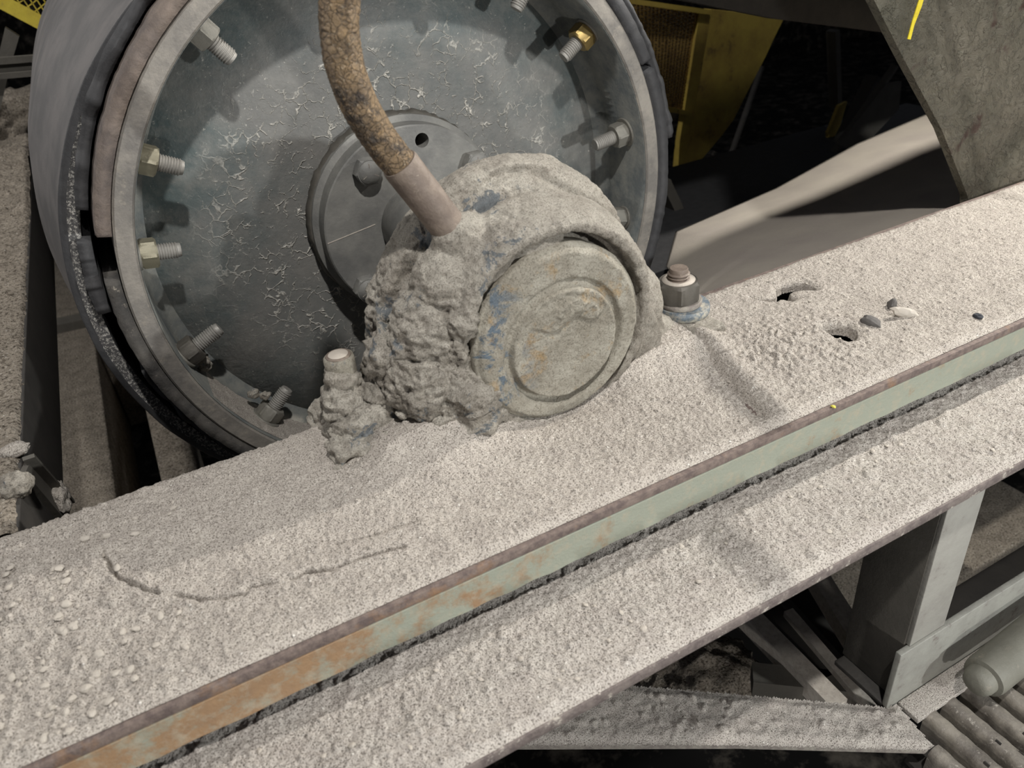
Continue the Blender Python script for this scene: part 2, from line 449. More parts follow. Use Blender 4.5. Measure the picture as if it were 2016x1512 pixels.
t = NT('crusty_olive_plate', .42, .05, .5)
c = t.mix(t.ramp(t.noise(10, 5, .65), [(.36, 0.), (.64, 1.)]), rgb(92, 89, 76), rgb(118, 112, 98))
c = t.mix(t.ramp(t.noise(9, 4, .7, .2), [(.60, 0.), (.66, .85)]), c, rgb(68, 44, 38))
t.col(c); t.bump(t.noise(34, 9, .68, .6), .010, .9); t.bump(t.ramp(t.noise(95, 4, .6), [(.52, 0.), (.60, 1.)]), .0030, .8)
M['crust'] = t.m
def paint(name, a, b, d, s=20):
    t = NT(name, .55, 0, .35); c = t.mix(t.ramp(t.noise(s, 6, .7), [(.4, 0.), (.62, 1.)]), a, b)
    c = t.mix(t.ramp(t.noise(s * 2, 6, .75), [(.58, 0.), (.68, .8)]), c, d); t.col(c); t.bump(t.noise(s * 6, 5, .7), .001, .6); return t.m
M['yellow'] = paint('yellow_paint', rgb(206, 186, 66), rgb(190, 168, 60), rgb(150, 132, 70))
M['oldyellow'] = paint('dirty_yellow_paint', rgb(190, 166, 78), rgb(166, 140, 70), rgb(112, 94, 60), 9)
M['yellowmark'] = paint('yellow_marker', rgb(206, 188, 44), rgb(196, 176, 40), rgb(150, 132, 40), 60)
M['meshy'] = paint('dirty_mesh', rgb(190, 156, 90), rgb(156, 124, 76), rgb(80, 66, 48))
M['strut'] = paint('grey_green_paint', rgb(152, 149, 141), rgb(142, 138, 131), rgb(120, 113, 106), 26)
M['chord'] = paint('worn_chord_paint', rgb(142, 141, 133), rgb(130, 128, 121), rgb(104, 93, 88), 30)
M['grip'] = paint('dusty_grip_metal', rgb(146, 139, 128), rgb(98, 92, 86), rgb(206, 198, 186), 28)
M['pipe'] = paint('grey_green_handle', rgb(118, 116, 106), rgb(108, 106, 96), rgb(136, 130, 118), 40)
M['stone'] = paint('pale_stone', rgb(206, 198, 186), rgb(186, 176, 164), rgb(160, 150, 142), 120)
M['darkstone'] = paint('dark_stone', rgb(112, 108, 104), rgb(84, 80, 78), rgb(150, 144, 136), 90)
M['slate'] = paint('blue_black_stone', rgb(62, 66, 74), rgb(44, 46, 52), rgb(110, 108, 104), 90)
M['sulphur'] = paint('yellow_crumb', rgb(226, 214, 90), rgb(206, 192, 80), rgb(230, 222, 150), 200)

# ================================================================== the pulley
AZ = .087   # axis height above the beam top
pul = thing('conveyor_pulley', 'large steel conveyor pulley with a blue-grey end disc and bolted rim', 'pulley', (0, .34, AZ - .34))
jag = lambda a, f, s: float(vn(np.array([a * f]), np.array([s * 1.7]), s=int(s)) [0])
bm = bmesh.new()
ylathe(bm, 0, AZ, [(.3035, .292), (.3055, .290), (.3205, .290), (.3225, .292), (.3225, .95), (.3035, .95)], 220)
rim = link('rim', bmdone(bm), M['rim'], pul); sharp(rim)
# inner liner of the rim (painted inside surface, fillet weld into the disc)
bm = bmesh.new()
ylathe(bm, 0, AZ, [(.3028, .2925), (.3032, .2925), (.3036, .39), (.285, .39), (.2885, .3865), (.295, .383), (.3, .377), (.3024, .37)], 220)
o = link('rim_inside', bmdone(bm), M['rimin'], pul)
bm = bmesh.new()
ylathe(bm, 0, AZ, [(.04, .386), (.12, .3862), (.2, .3868), (.3034, .3868), (.3034, .398), (.04, .398)], 160)
link('end_disc', bmdone(bm), M['disc'], pul)
# lagging: two worn arcs with a gap on the left side
def lagfun(s):
    def f(r, y, a, k):
        if k in (1, 2): r += .0012 * (jag(a, 60, s) - .5) + .0016 * (jag(a, 9, s + 3) - .5)
        if k in (0, 1, 6): y += .0015 * (jag(a, 45, s + 5) - .5)
        return r, y
    return f
P = [(.3235, .289), (.336, .288), (.3375, .296), (.338, .5), (.338, .9), (.3235, .9), (.3235, .4)]
gaps = [(math.radians(-186), math.radians(-40)), (math.radians(-38), math.radians(22)), (math.radians(24), math.radians(75)), (math.radians(77), math.radians(166))]
for i, (a0, a1) in enumerate(gaps):
    bm = bmesh.new(); ylathe(bm, 0, AZ, P, max(24, int(math.degrees(a1 - a0) * 2)), a0, a1, lagfun(i + 2))
    link('lagging_strip', bmdone(bm), M['lag'] if i == 3 else (M['lagd'] if i == 0 else M['rubber']), pul)
# torn rubber behind the lagging (left side) and loose outer flap (upper right)
for a0, a1, r0, r1, y0, s in ((118, 163, .3405, .352, .318, 1), (168.5, 181, .341, .353, .322, 2), (-168, -110, .339, .3445, .305, 4), (6, 49, .3415, .346, .293, 3)):
    def ff(r, y, a, k, s=s):
        if k in (0, 1): y += .010 * (jag(a, 22, s + 9) - .5) + .004 * (jag(a, 70, s) - .5)
        if k in (1, 2): r += .006 * (jag(a, 14, s + 2) - .5)
        return r, y
    bm = bmesh.new(); ylathe(bm, 0, AZ, [(r0, y0), (r1, y0), (r1, .8), (r0, .8)], 70, math.radians(a0), math.radians(a1), ff)
    link('torn_rubber', bmdone(bm), M['rubber'], pul)

# hub flange, shaft
HX, HZ = .004, .084
bm = bmesh.new()
hole = []
lathe(bm, (HX, .386, HZ), (0, -1, 0), [(.119, 0), (.119, .022), (.1125, .026), (.1125, .0475), (.111, .049), (.046, .049)], 128)
hubme = bmdone(bm)
hub = link('hub_flange', hubme, M['hub'], pul); sharp(hub, 40)
bmc = bmesh.new(); lathe(bmc, (.0245, .30, .1767), (0, 1, 0), [(.0083, 0), (.0083, .075)], 32)
cut = link('cut', bmdone(bmc)); md = hub.modifiers.new('b', 'BOOLEAN'); md.object = cut; md.solver = 'EXACT'
def apply_mods(o):
    dg = bpy.context.evaluated_depsgraph_get(); dg.update()
    me = bpy.data.meshes.new_from_object(o.evaluated_get(dg)); o.modifiers.clear(); o.data = me; return me
cut.location = hub.location * 0
apply_mods(hub); bpy.data.objects.remove(cut); sharp(hub, 40)
bm = bmesh.new(); lathe(bm, (HX, .386, HZ), (0, -1, 0), [(.1185, 0), (.1215, .004), (.1205, .012), (.119, .018)], 128, rfun=lambda r, h, a: r + .004 * (jag(a, 30, 4) - .5) + .002 * (jag(a, 90, 6) - .5))
link('weld_bead', bmdone(bm), M['dim'], pul)
bm = bmesh.new(); lathe(bm, (HX, .45, HZ), (0, -1, 0), [(.0455, 0), (.0455, .17), (.044, .38)], 64)
link('shaft', bmdone(bm), M['hub'], pul)
bm = bmesh.new(); prism(bm, [(-.107, .3365, .0865), (-.048, .3365, .0945), (-.048, .3365, .0955), (-.107, .3365, .0875)], (0, .0015, 0))
link('scribed_line', bmdone(bm), M['stone'], pul, False)

def nut_bm(c, d, r, h, two=True):
    bm = bmesh.new(); ch = r * .12
    # hexagonal prism with chamfered corners and a through bore rim
    f = math.cos(PI / 6)
    lathe(bm, c, d, [(r * f, 0), (r, ch), (r, h - ch), (r * f * .98, h), (r * .55, h)], 48, hexa={1, 2})
    return bm
def stud_bm(c, d, r, L, pitch=.0024, blunt=.0015):
    bm = bmesh.new(); pr = [(r * .9, 0)]; h = .0
    while h < L - blunt - pitch:
        pr += [(r * .86, h + pitch * .08), (r, h + pitch * .45), (r, h + pitch * .6), (r * .86, h + pitch * .98)]; h += pitch
    pr += [(r * .84, L - blunt), (r * .78, L)]
    lathe(bm, c, d, pr, 32); return bm
def washer_bm(c, d, r, h, ri=None):
    bm = bmesh.new(); lathe(bm, c, d, [(r * .97, 0), (r, h * .3), (r, h * .75), (r * .97, h), (r * .4, h)], 48); return bm

# rim bolts point inwards through the rim
BY = .331
specs = [(153.4, 'nuty', .0), (171.9, 'nuty', .002), (127.5, 'nut', 0), (-164.6, 'nutd', -.006), (-139.2, 'nut', -.003), (8.6, 'nut', -.004), (35, 'brass', 0), (53.4, 'nut', 0), (-13.4, 'nut', .018), (78.5, 'nut', 0), (103.5, 'nut', 0)]
for ang, nm, dr in specs:
    a = math.radians(ang); rd = Vector((math.cos(a), 0, math.sin(a))); ax = Vector((0, BY + (.012 if ang == -139.2 else 0), AZ))
    inn = -rd
    if ang == -164.6: inn = (inn + Vector((-.1, 0, .12))).normalized()
    base = ax + rd * .3035
    st = link('rim_bolt', bmdone(stud_bm(base, inn, .0086, .0445 - dr, .0026)), M['thread'], pul); sharp(st, 30)
    nu = link('nut', bmdone(nut_bm(base + inn * .0035, inn, .0158, .0165)), M[nm], st); sharp(nu, 25)
    nu.location = Vector((0, 0, 0))
    wa = link('washer', bmdone(washer_bm(base + inn * .0005, inn, .0185 if ang in (-139.2, 8.6) else .0165, .003)), M['nut'], st); wa.location = Vector((0, 0, 0)); sharp(wa, 30)
# crumbs of dried mud beside the lowest bolts, on the rim's inside
def lump_me(c, rx, ry, rz, seed, res=3, amp=.5):
    bm = bmesh.new(); bmesh.ops.create_icosphere(bm, subdivisions=res, radius=1)
    V = np.array([v.co[:] for v in bm.verts]); n = fbm(V[:, 0] * 1.6 + seed * 3.1, V[:, 1] * 1.6, V[:, 2] * 1.6, 4, seed)
    n2 = fbm(V[:, 0] * 5 + seed, V[:, 1] * 5, V[:, 2] * 5, 2, seed + 9)
    V = V * (1 + amp * 1.6 * n + amp * .5 * n2)[:, None] * np.array([rx, ry, rz]) + np.array(c)
    for v, p in zip(bm.verts, V): v.co = p
    return bmdone(bm)
for i, (ang, dy, h, s) in enumerate(((-161, .010, .012, .007), (-158.5, .016, .010, .006), (-145, .018, .020, .006), (-143, .012, .027, .005), (-12.8, .002, .028, .009))):
    a = math.radians(ang); p = Vector((0, BY + dy, AZ)) + Vector((math.cos(a), 0, math.sin(a))) * (.3035 - h)
    link('mud_crumb', lump_me(p, s * 1.2, s, s, 30 + i, 3, .8), M['mud'], pul)
# hub bolts: hex heads facing the viewer
for bx, bz, nm in ((-.0465, .1585, 'hub'), (.0845, .1375, 'hub'), (-.0745, .0235, 'hub')):
    b = link('hub_bolt', bmdone(nut_bm((bx, .337, bz), (0, -1, 0), .0165, .014)), M[nm], pul); sharp(b, 25)
    bm = bmesh.new(); lathe(bm, (bx, .323, bz), (0, -1, 0), [(.0132, -.001), (.0128, .0012), (.0, .0014)], 40); k = link('bolt_face', bmdone(bm), M['hub'], b); k.location = Vector((0, 0, 0))
    bm = bmesh.new()
    for aa in (90, 210, 330):
        q = Vector((bx + .008 * math.cos(math.radians(aa)), .3215, bz + .008 * math.sin(math.radians(aa)))); dd = Vector((math.cos(math.radians(aa)), 0, math.sin(math.radians(aa)))) * .0026
        w = Vector((-dd.z, 0, dd.x)).normalized() * .0005
        prism(bm, [q - dd - w, q + dd - w, q + dd + w, q - dd + w], (0, .0008, 0))
    k = link('grade_mark', bmdone(bm), M['edge2'], b, False); k.location = Vector((0, 0, 0))
# dust lying inside the bottom of the rim
V = []; F = []; nu_, nv_ = 150, 26
for i in range(nu_):
    a = math.radians(-156 + 66 * i / (nu_ - 1))
    for j in range(nv_):
        y = .3 + .086 * j / (nv_ - 1)
        w = max(0, math.sin(PI * i / (nu_ - 1))) ** .5
        edge = (j / (nv_ - 1) - .45) * 2
        hgt = .0032 * w * (1 - edge * edge * .9) * (0.35 + 1.3 * jag(a, 40, 3) * jag(y * 80, 1, 5)) + .0004 - .0012 * (1 if abs(edge) > .95 else 0)
        r = .3030 - max(hgt, -.002)
        V.append((r * math.cos(a), y, AZ + r * math.sin(a)))
for i in range(nu_ - 1):
    for j in range(nv_ - 1):
        k = i * nv_ + j; F.append((k, k + 1, k + nv_ + 1, k + nv_))
dd = link('dust_in_rim', npmesh(V, F), M['dust'], pul); tagit(dd, kind='stuff')

# ================================================================== belt
bx0, bz0, br = -.027, .074, .344
def belt_profile():
    pts = []
    for x in np.linspace(2.0, .2, 10): pts.append((x, bz0 + br, 0))
    for a in np.linspace(90, 270, 110): pts.append((bx0 + br * math.cos(math.radians(a)), bz0 + br * math.sin(math.radians(a)), 1))
    for x in np.linspace(.1, 2.0, 10): pts.append((x, bz0 - br, 0))
    return pts
prof = belt_profile(); V = []; F = []; mi = []
P2 = np.array([(p[0], p[1]) for p in prof]); T = np.gradient(P2, axis=0); T /= np.linalg.norm(T, axis=1)[:, None]; N = np.stack([T[:, 1], -T[:, 0]], 1)
N *= -1 if np.dot(N[60], P2[60] - np.array([bx0, bz0])) < 0 else 1
ys = [.338, .3385, .345, .36, .40, .46, .55, .68, .82, 1.0, 1.2]
fl = lambda y: .028 * float(smooth(.345, .62, np.array(y)))
th = .0185
sec = []
for y in ys: sec.append((0 + fl(y), y))
for y in ys[::-1]: sec.append((-th + fl(y), y))
K = len(sec)
# edge plies: middle vertices on the near edge
sec = sec + [(-th * .95, .3372), (-th * .70, .3362), (-th * .50, .3368), (-th * .38, .3350), (-th * .05, .337)]
K = len(sec)
for i, (p, n) in enumerate(zip(P2, N)):
    w = prof[i][2]; ww = 1.0 if w else .0
    for k, (o_, y) in enumerate(sec):
        wob = .0015 * (jag(i * .35, 1, 12) - .5)
        V.append((p[0] + n[0] * (o_ * 1 + wob), y + (.002 * (jag(i * .6, 1, 8) - .5) if y < .34 else 0), p[1] + n[1] * (o_ + wob)))
nf = 0
for i in range(len(P2) - 1):
    for k in range(K):
        F.append((i * K + k, (i + 1) * K + k, (i + 1) * K + (k + 1) % K, i * K + (k + 1) % K))
        mi.append(1 if (k >= 2 * len(ys) - 2 or k == 0) and k < K - 2 else (2 if k in (K - 2, K - 1, 0) else (0 if k < len(ys) - 1 else 2)))
me = npmesh(V, F)
belt = link('conveyor_belt', me, [M['beltcover'], M['beltedge'], M['rubber']])
if len(me.polygons) == len(mi): me.polygons.foreach_set('material_index', mi)
bmx = bmesh.new(); bmx.from_mesh(me); bmesh.ops.recalc_face_normals(bmx, faces=bmx.faces); bmx.to_mesh(me); bmx.free(); sharp(belt, 50)
tagit(belt, 'thick dark rubber conveyor belt wrapped around the left side of the pulley', 'belt')

# ================================================================== steel channels and dust
def section_prism(x0, x1, pts, name, mat, parent=None, bev=.0012):
    bm = bmesh.new(); prism(bm, [(x0, y, z) for y, z in pts], (x1 - x0, 0, 0), bev)
    return link(name, bmdone(bm), mat, parent)
XL, XR = -.68, 1.15
holesP = [
 [(.2864, .0679), (.2950, .0580), (.3000, .0560), (.3065, .0575), (.3110, .0592), (.3200, .0680), (.3300, .0700), (.3420, .0675), (.3500, .0605), (.3515, .0500), (.3480, .0430), (.3410, .0500), (.3300, .0540), (.3230, .0530), (.3190, .0470), (.3202, .0413), (.3120, .0400), (.3100, .0460), (.3080, .0500), (.2990, .0480), (.2960, .0520), (.2900, .0600)],
 [(.2886, -.0214), (.2980, -.0220), (.3082, -.0280), (.3150, -.0380), (.3125, -.0500), (.3050, -.0570), (.2962, -.0605), (.2900, -.0560), (.2867, -.0480), (.2880, -.0370), (.2860, -.0300)]]
c0 = (sum(p[0] for p in holesP[0]) / 22, sum(p[1] for p in holesP[0]) / 22)
holesP[0] = [(c0[0] + (x - c0[0]) * 1.12, c0[1] + (y - c0[1]) * 1.22) for x, y in holesP[0]]
top = thing('steel_channel', 'upper steel channel beam with green-grey painted lip and rusty top edge', 'beam', (.1, 0, -.04))
o = section_prism(XL, XR, [(-.127, 0), (.115, 0), (.115, -.008), (-.127, -.008)], 'top_plate', M['edge'], top)
cuts = []
for hp in holesP:
    bmc = bmesh.new(); prism(bmc, [(x, y, .02) for x, y in hp], (0, 0, -.05)); c_ = link('cut', bmdone(bmc), None, None, False); cuts.append(c_)
    md = o.modifiers.new('b', 'BOOLEAN'); md.object = c_; md.solver = 'EXACT'
apply_mods(o)
for c_ in cuts: bpy.data.objects.remove(c_)
sharp(o, 30)
# lip with a slightly wavy lower edge; recess at far right
V = []; F = []; n = 260
for i in range(n):
    x = XL + (XR - XL) * i / (n - 1); w = .0012 * (jag(x, 30, 2) - .5)
    zb = -.039 + .002 * (jag(x, 55, 7) - .5)
    for y, z in ((-.1255, -.0078), (-.1268, -.0092), (-.1266 + w, -.025), (-.1268, zb + .001), (-.126, zb), (-.1205, zb), (-.1195, -.0078)): V.append((x, y, z))
K = 7
for i in range(n - 1):
    for k in range(K): F.append((i * K + k, i * K + (k + 1) % K, (i + 1) * K + (k + 1) % K, (i + 1) * K + k))
lip = link('painted_lip', npmesh(V, F), M['band'], top); sharp(lip, 40)
section_prism(XL, XR, [(.109, -.008), (.115, -.008), (.115, -.05), (.109, -.05)], 'rear_lip', M['dark'], top)

def heightgrid(x0, x1, y0, y1, st, hf, maskf=None):
    nx = int((x1 - x0) / st) + 1; ny = int((y1 - y0) / st) + 1
    X, Y = np.meshgrid(np.linspace(x0, x1, nx), np.linspace(y0, y1, ny), indexing='ij')
    Z = hf(X, Y)
    I = np.arange(nx * ny).reshape(nx, ny)
    F = np.stack([I[:-1, :-1], I[1:, :-1], I[1:, 1:], I[:-1, 1:]], -1).reshape(-1, 4)
    if maskf is not None:
        mk = maskf(X, Y); bad = (mk[:-1, :-1] & mk[1:, :-1] & mk[1:, 1:] & mk[:-1, 1:]).ravel(); F = F[~bad]
    V = np.stack([X, Y, Z], -1).reshape(-1, 3)
    used = np.zeros(len(V), bool); used[F.ravel()] = True; mp = np.cumsum(used) - 1
    return npmesh(V[used], mp[F])
crack = [(-.3902, .0325), (-.3863, .0098), (-.3745, -.012), (-.3645, -.0244), (-.350, -.037), (-.3329, -.0512), (-.3200, -.0575), (-.3096, -.0606), (-.3035, -.0625), (-.2982, -.0579), (-.285, -.0645), (-.2633, -.0677), (-.245, -.0735), (-.2274, -.0761), (-.2090, -.0785), (-.1897, -.0823)]
def top_h(x, y):
    xw = x + .005 * fbm(x * 110, y * 110, None, 4, 5); yw = y + .007 * fbm(x * 100 + 9, y * 100, None, 4, 6)
    h = .0035 + .0035 * fbm(x * 22, y * 22, None, 4, 1) + .0016 * fbm(x * 150, y * 150, None, 3, 2) + .0018 * fbm(x * 420, y * 420, None, 2, 4)
    # rounded mound towards the back on the left half
    lf = smooth(.02, -.12, x)
    h += lf * .010 * smooth(-.06, .04, y)
    # dust banked against the bearing foot
    d = np.maximum(np.abs(x + .005) - .16, 0); dy = np.maximum(np.abs(y - .06) - .05, 0)
    bank = .016 * np.exp(-np.hypot(d, dy) / .022) + .011 * np.exp(-(((x + .115) / .05) ** 2 + ((y - .0) / .035) ** 2)) + .008 * np.exp(-(((x - .13) / .05) ** 2 + ((y - .03) / .05) ** 2))
    h += bank * (1 - .93 * np.exp(-(x / .062) ** 4) * smooth(.02, .0, y))
    h = h - .003 * np.exp(-(x / .06) ** 4) * np.exp(-((y + .004) / .012) ** 2)
    # coarse rubble right of the bearing, and a crease carved along the shadow stripe
    rb = np.exp(-(((x - .23) / .075) ** 2 + ((y + .03) / .06) ** 2))
    h += rb * (.004 + .004 * np.abs(fbm(x * 110, y * 110, None, 3, 3)) * 3 + .006 * chips(x, y, .008, 11, .7))
    h -= .0045 * np.exp(-(segd(xw, yw, [(.172, .05), (.150, -.03), (.136, -.100)]) / .0055) ** 2)
    h += .003 * np.exp(-(segd(xw, yw, [(.186, .05), (.166, -.03), (.152, -.10)]) / .010) ** 2)
    # chips lying in the dust on the left end and a scatter everywhere
    lc = smooth(-.30, -.40, x)
    h += chips(x, y, .011, 21, .8) * .0045 * lc + chips(x, y, .0045, 31, .22) * .0020
    h += chips(x, y, .017, 41, .30) * .0045 * lc
    # crack
    cr = segd(xw, yw, crack); h -= .011 * np.exp(-(cr / .0009) ** 2) * np.clip(vn(x * 90, y * 90, None, 8) * 1.9 - .35, 0, 1.2); h += .0011 * np.exp(-((cr - .005) / .005) ** 2)
    cr2 = segd(xw, yw, [(-.232, -.052), (-.205, -.057), (-.185, -.060), (-.17, -.061)]); h -= .003 * np.exp(-(cr2 / .0012) ** 2)
    h += .0018 * np.exp(-(segd(xw, yw, [(-.30, -.05), (-.24, -.062), (-.17, -.07)]) / .008) ** 2)
    # edges
    h *= smooth(-.1235, -.113, y + .003 * fbm(x * 40, x * 0 + 3, None, 3, 9))
    bk = .1140 + .0090 * smooth(.05, .35, x) + .002 * fbm(x * 30, x * 0 + 7, None, 3, 10)
    h -= .012 * smooth(bk - .030, bk, y) ** 2
    h = h + .0004
    h = h - .010 * smooth(bk - .006, bk + .001, y)
    for hp in holesP:
        dd = segd(x, y, hp + [hp[0]]); ins = inpoly(x, y, hp)
        h = np.where(ins, .001 - .009 * smooth(0, .0018, dd), h * (.4 + .6 * smooth(0, .006, dd)))
    return h
def top_mask(x, y):
    r = np.zeros(x.shape, bool)
    for hp in holesP: r |= inpoly(x, y, hp) & (segd(x, y, hp + [hp[0]]) > .0017)
    return r
dt = link('rock_dust', heightgrid(XL, XR, -.1225, .1245, .0009, top_h, top_mask), M['dust'])
tagit(dt, 'thick pale rock dust lying on top of the upper beam', 'dust', kind='stuff')
# debris seen through the holes
bm = bmesh.new(); box(bm, .25, .40, -.09, .09, -.048, -.040)
sh = link('inner_shelf', bmdone(bm), M['dark'], top, False)

low = thing('steel_channel', 'lower steel beam ledge with a thin grey rusted front edge, below the painted lip', 'beam', (.1, -.17, -.08))
section_prism(XL, XR, [(-.2225, -.060), (.02, -.060), (.02, -.0705), (-.2225, -.0705)], 'ledge_plate', M['edge3'], low)
section_prism(XL, XR, [(-.02, -.0675), (-.012, -.0675), (-.012, -.22), (-.02, -.22)], 'web', M['dark'], low)
def led_h(x, y):
    h = -.0572 + .0035 * fbm(x * 20, y * 26, None, 4, 51) + .0018 * fbm(x * 140, y * 140, None, 3, 52) + .0018 * fbm(x * 420, y * 420, None, 2, 54)
    h += .011 * smooth(-.118, -.100, y) + .006 * np.clip(fbm(x * 70, y * 70, None, 3, 57) + .05, 0, 1) * smooth(-.155, -.125, y)
    h += chips(x, y, .0045, 61, .25) * .0022 + chips(x, y, .014, 71, .16) * .0035
    lc = smooth(-.05, -.25, x); h += lc * chips(x, y, .009, 81, .4) * .0035
    e = smooth(-.2210, -.212, y + .002 * fbm(x * 50, x * 0, None, 3, 59))
    h = -.0598 + (h + .0598) * e
    return np.maximum(h, -.0599)
dl = link('rock_dust', heightgrid(XL, XR, -.2212, -.085, .001, led_h), M['dust_ledge'])
tagit(dl, 'pale gritty dust covering the lower beam ledge', 'dust', kind='stuff')

# stones: single chips lying on the dust
def rest(x, y, f): return float(f(np.array([[x]]), np.array([[y]]))[0, 0])
chipm = [lump_me((0, 0, 0), 1, .75, .45, 100 + i, 2, .55) for i in range(6)]
for m_ in chipm: m_.materials.append(M['stone']); m_.polygons.foreach_set('use_smooth', [False] * len(m_.polygons))
def stone(name, x, y, f, s, label, cat, group=None, mat=None, asp=1):
    me = random.choice(chipm)
    if mat: me = me.copy(); me.materials.clear(); me.materials.append(mat)
    o = bpy.data.objects.new(name, me); COL.objects.link(o)
    o.scale = (s, s * asp, s); o.rotation_euler = (random.uniform(-.3, .3), random.uniform(-.3, .3), random.uniform(0, 6.28))
    o.location = (x, y, rest(x, y, f) + s * .22)
    return tagit(o, label, cat, group)
rs = random.Random(5)
for i in range(120):
    x = rs.uniform(-.56, -.33); y = rs.uniform(-.115, .06)
    if x > -.36 and rs.random() < .5: x -= .08
    stone('stone_chip', x, y, top_h, rs.uniform(.0014, .0042), 'small pale stone chip lying in the dust on the left end of the upper beam', 'stone', 'stone chips on the left end of the upper beam')
for i in range(90):
    x = rs.uniform(-.45, .6); y = rs.uniform(-.214, -.14)
    if i % 2: x = rs.uniform(-.45, -.05)
    stone('stone_chip', x, y, led_h, rs.uniform(.0011, .0032), 'small pale stone chip lying on the dusty lower ledge', 'stone', 'stone chips on the lower ledge')
for i in range(60):
    x = rs.uniform(.12, .45); y = rs.gauss(-.03, .04)
    if y > .09 or y < -.11: continue
    stone('stone_chip', x, y, top_h, rs.uniform(.0009, .0022), 'tiny pale crumb of stone right of the bearing on the upper beam', 'stone', 'stone crumbs right of the bearing')
for x, y, s, mt, lb, asp in ((.3330, -.0475, .011, 'darkstone', 'dark grey flat stone between the lower hole and the pointed stone', .7),
                      (.3790, -.0350, .011, 'darkstone', 'pointed dark grey stone standing highest on the upper beam, right of the holes', .8),
                      (.3720, -.0560, .013, 'stone', 'pale pointed stone leaning beside the dark pointed one', .6),
                      (.4232, -.1000, .006, 'slate', 'small blue-black stone near the front edge at the right', .9)):
    o = stone('stone', x, y, top_h, s, lb, 'stone', None, M[mt], asp)
    if 'highest' in lb: o.scale = (.007, .006, .016); o.rotation_euler = (.3, -.3, .4)
    if 'leaning' in lb: o.scale = (.0150, .006, .014); o.rotation_euler = (0, .35, -.55)
o = stone('paint_crumb', .1966, -.1268, lambda x, y: x * 0 + .0005, .0024, 'bright yellow crumb on the front edge of the upper beam', 'crumb', None, M['sulphur'])

# ================================================================== bearing housing
def remesh_obj(o, vox, sm=8):
    md = o.modifiers.new('r', 'REMESH'); md.mode = 'VOXEL'; md.voxel_size = vox; md.use_smooth_shade = True
    ms = o.modifiers.new('s', 'SMOOTH'); ms.iterations = sm; ms.factor = .5
    apply_mods(o)
def ball(bm, c, r, sc=(1, 1, 1)):
    g = bmesh.ops.create_icosphere(bm, subdivisions=3, radius=r)
    for v in g['verts']: v.co = Vector((v.co.x * sc[0], v.co.y * sc[1], v.co.z * sc[2])) + Vector(c)
def cyl_y(bm, x, z, prof, seg=64): lathe(bm, (x, 0, z), (0, 1, 0), prof, seg)
brg = thing('bearing_housing', 'pillow block bearing caked in pale dust and mud with a round end cap', 'bearing', (0, .06, 0))
bm = bmesh.new()
CZ0 = .081
cyl_y(bm, .002, CZ0 + .004, [(.0858, .026), (.0864, .004), (.0925, .003), (.098, .010), (.104, .026), (.109, .050), (.106, .062), (.106, .068)])       # body around the cap
cyl_y(bm, -.004, CZ0 + .005, [(.110, .060), (.127, .074), (.130, .098), (.122, .112), (.100, .118), (.0, .119)])  # rear ridge
prism(bm, [(-.128, .012, -.004), (.122, .012, -.004), (.116, .012, .045), (.098, .012, .085), (-.098, .012, .085), (-.116, .012, .045)], (0, .104, 0))
prism(bm, [(-.215, .020, -.004), (.215, .020, -.004), (.205, .024, .016), (-.200, .024, .026)], (0, .092, 0))
prism(bm, [(-.16, .03, .0), (.155, .03, .0), (.12, .03, .062), (-.125, .03, .075)], (0, .075, 0))
# left column with grease-mud lumps
for c, r, s in (((-.058, .055, .163), .030, (1, 1, 1)), ((-.075, .050, .135), .036, (1, 1, 1)), ((-.098, .048, .098), .036, (1, 1, 1.2)), ((-.112, .040, .060), .034, (1, 1, 1)),
                ((-.085, .022, .050), .030, (1, .9, 1)), ((-.088, .012, .022), .026, (1, .8, .9)), ((-.06, .05, .172), .022, (1.2, 1, 1)), ((-.128, .062, .075), .024, (1, 1, 1.3)),
                ((-.14, .07, .045), .026, (1.1, 1, .9)), ((.005, .09, .200), .020, (2.8, 1, .7)), ((-.03, .085, .200), .018, (1.6, 1.1, .8)), 
                ((-.045, .028, .150), .026, (1, .8, 1)), ((-.01, .022, .162), .020, (1.5, .8, .8)), ((.112, .065, .05), .034, (1, 1.3, 1.5)), ((.124, .055, .010), .036, (1.1, 1, .9)),
                ((-.100, .016, .035), .020, (1, .8, .9)), ((-.165, .060, .022), .030, (1.2, 1, .8)), ((-.178, .074, .035), .022, (1, 1, 1.4)), ((-.176, .077, .060), .014, (1, 1, 1.2))):
    ball(bm, c, r * .97, s)
body = link('housing_body', bmdone(bm), M['mud'], brg)
off = body.location.copy(); body.location = (0, 0, 0)
remesh_obj(body, .0019, 7)
me = body.data; n = len(me.vertices); co = np.empty(n * 3, np.float32); me.vertices.foreach_get('co', co); co = co.reshape(-1, 3).astype(float)
no = np.empty(n * 3, np.float32); me.vertices.foreach_get('normal', no); no = no.reshape(-1, 3)
x, y, z = co.T
left = smooth(.0, -.08, x) * smooth(.17, .10, z)
# keep the front close around the cap calm, lumpy on the left
d = .0055 * fbm(x * 24, y * 24, z * 24, 4, 201) * (1 + 1.6 * left) + .0048 * fbm(x * 75, y * 75, z * 75, 3, 203) * (.35 + 1.6 * left) + .0025 * fbm(x * 240, y * 240, z * 240, 2, 205)
rg = 1 - 2 * np.abs(fbm(x * 38 + 2 * y * 9, y * 38, z * 62, 4, 207)) * 2.2
d += .0055 * (rg - .45) * (.12 + left) + .003 * (1 - 4 * np.abs(fbm(x * 95, y * 95, z * 130, 3, 209))) * (.1 + left)
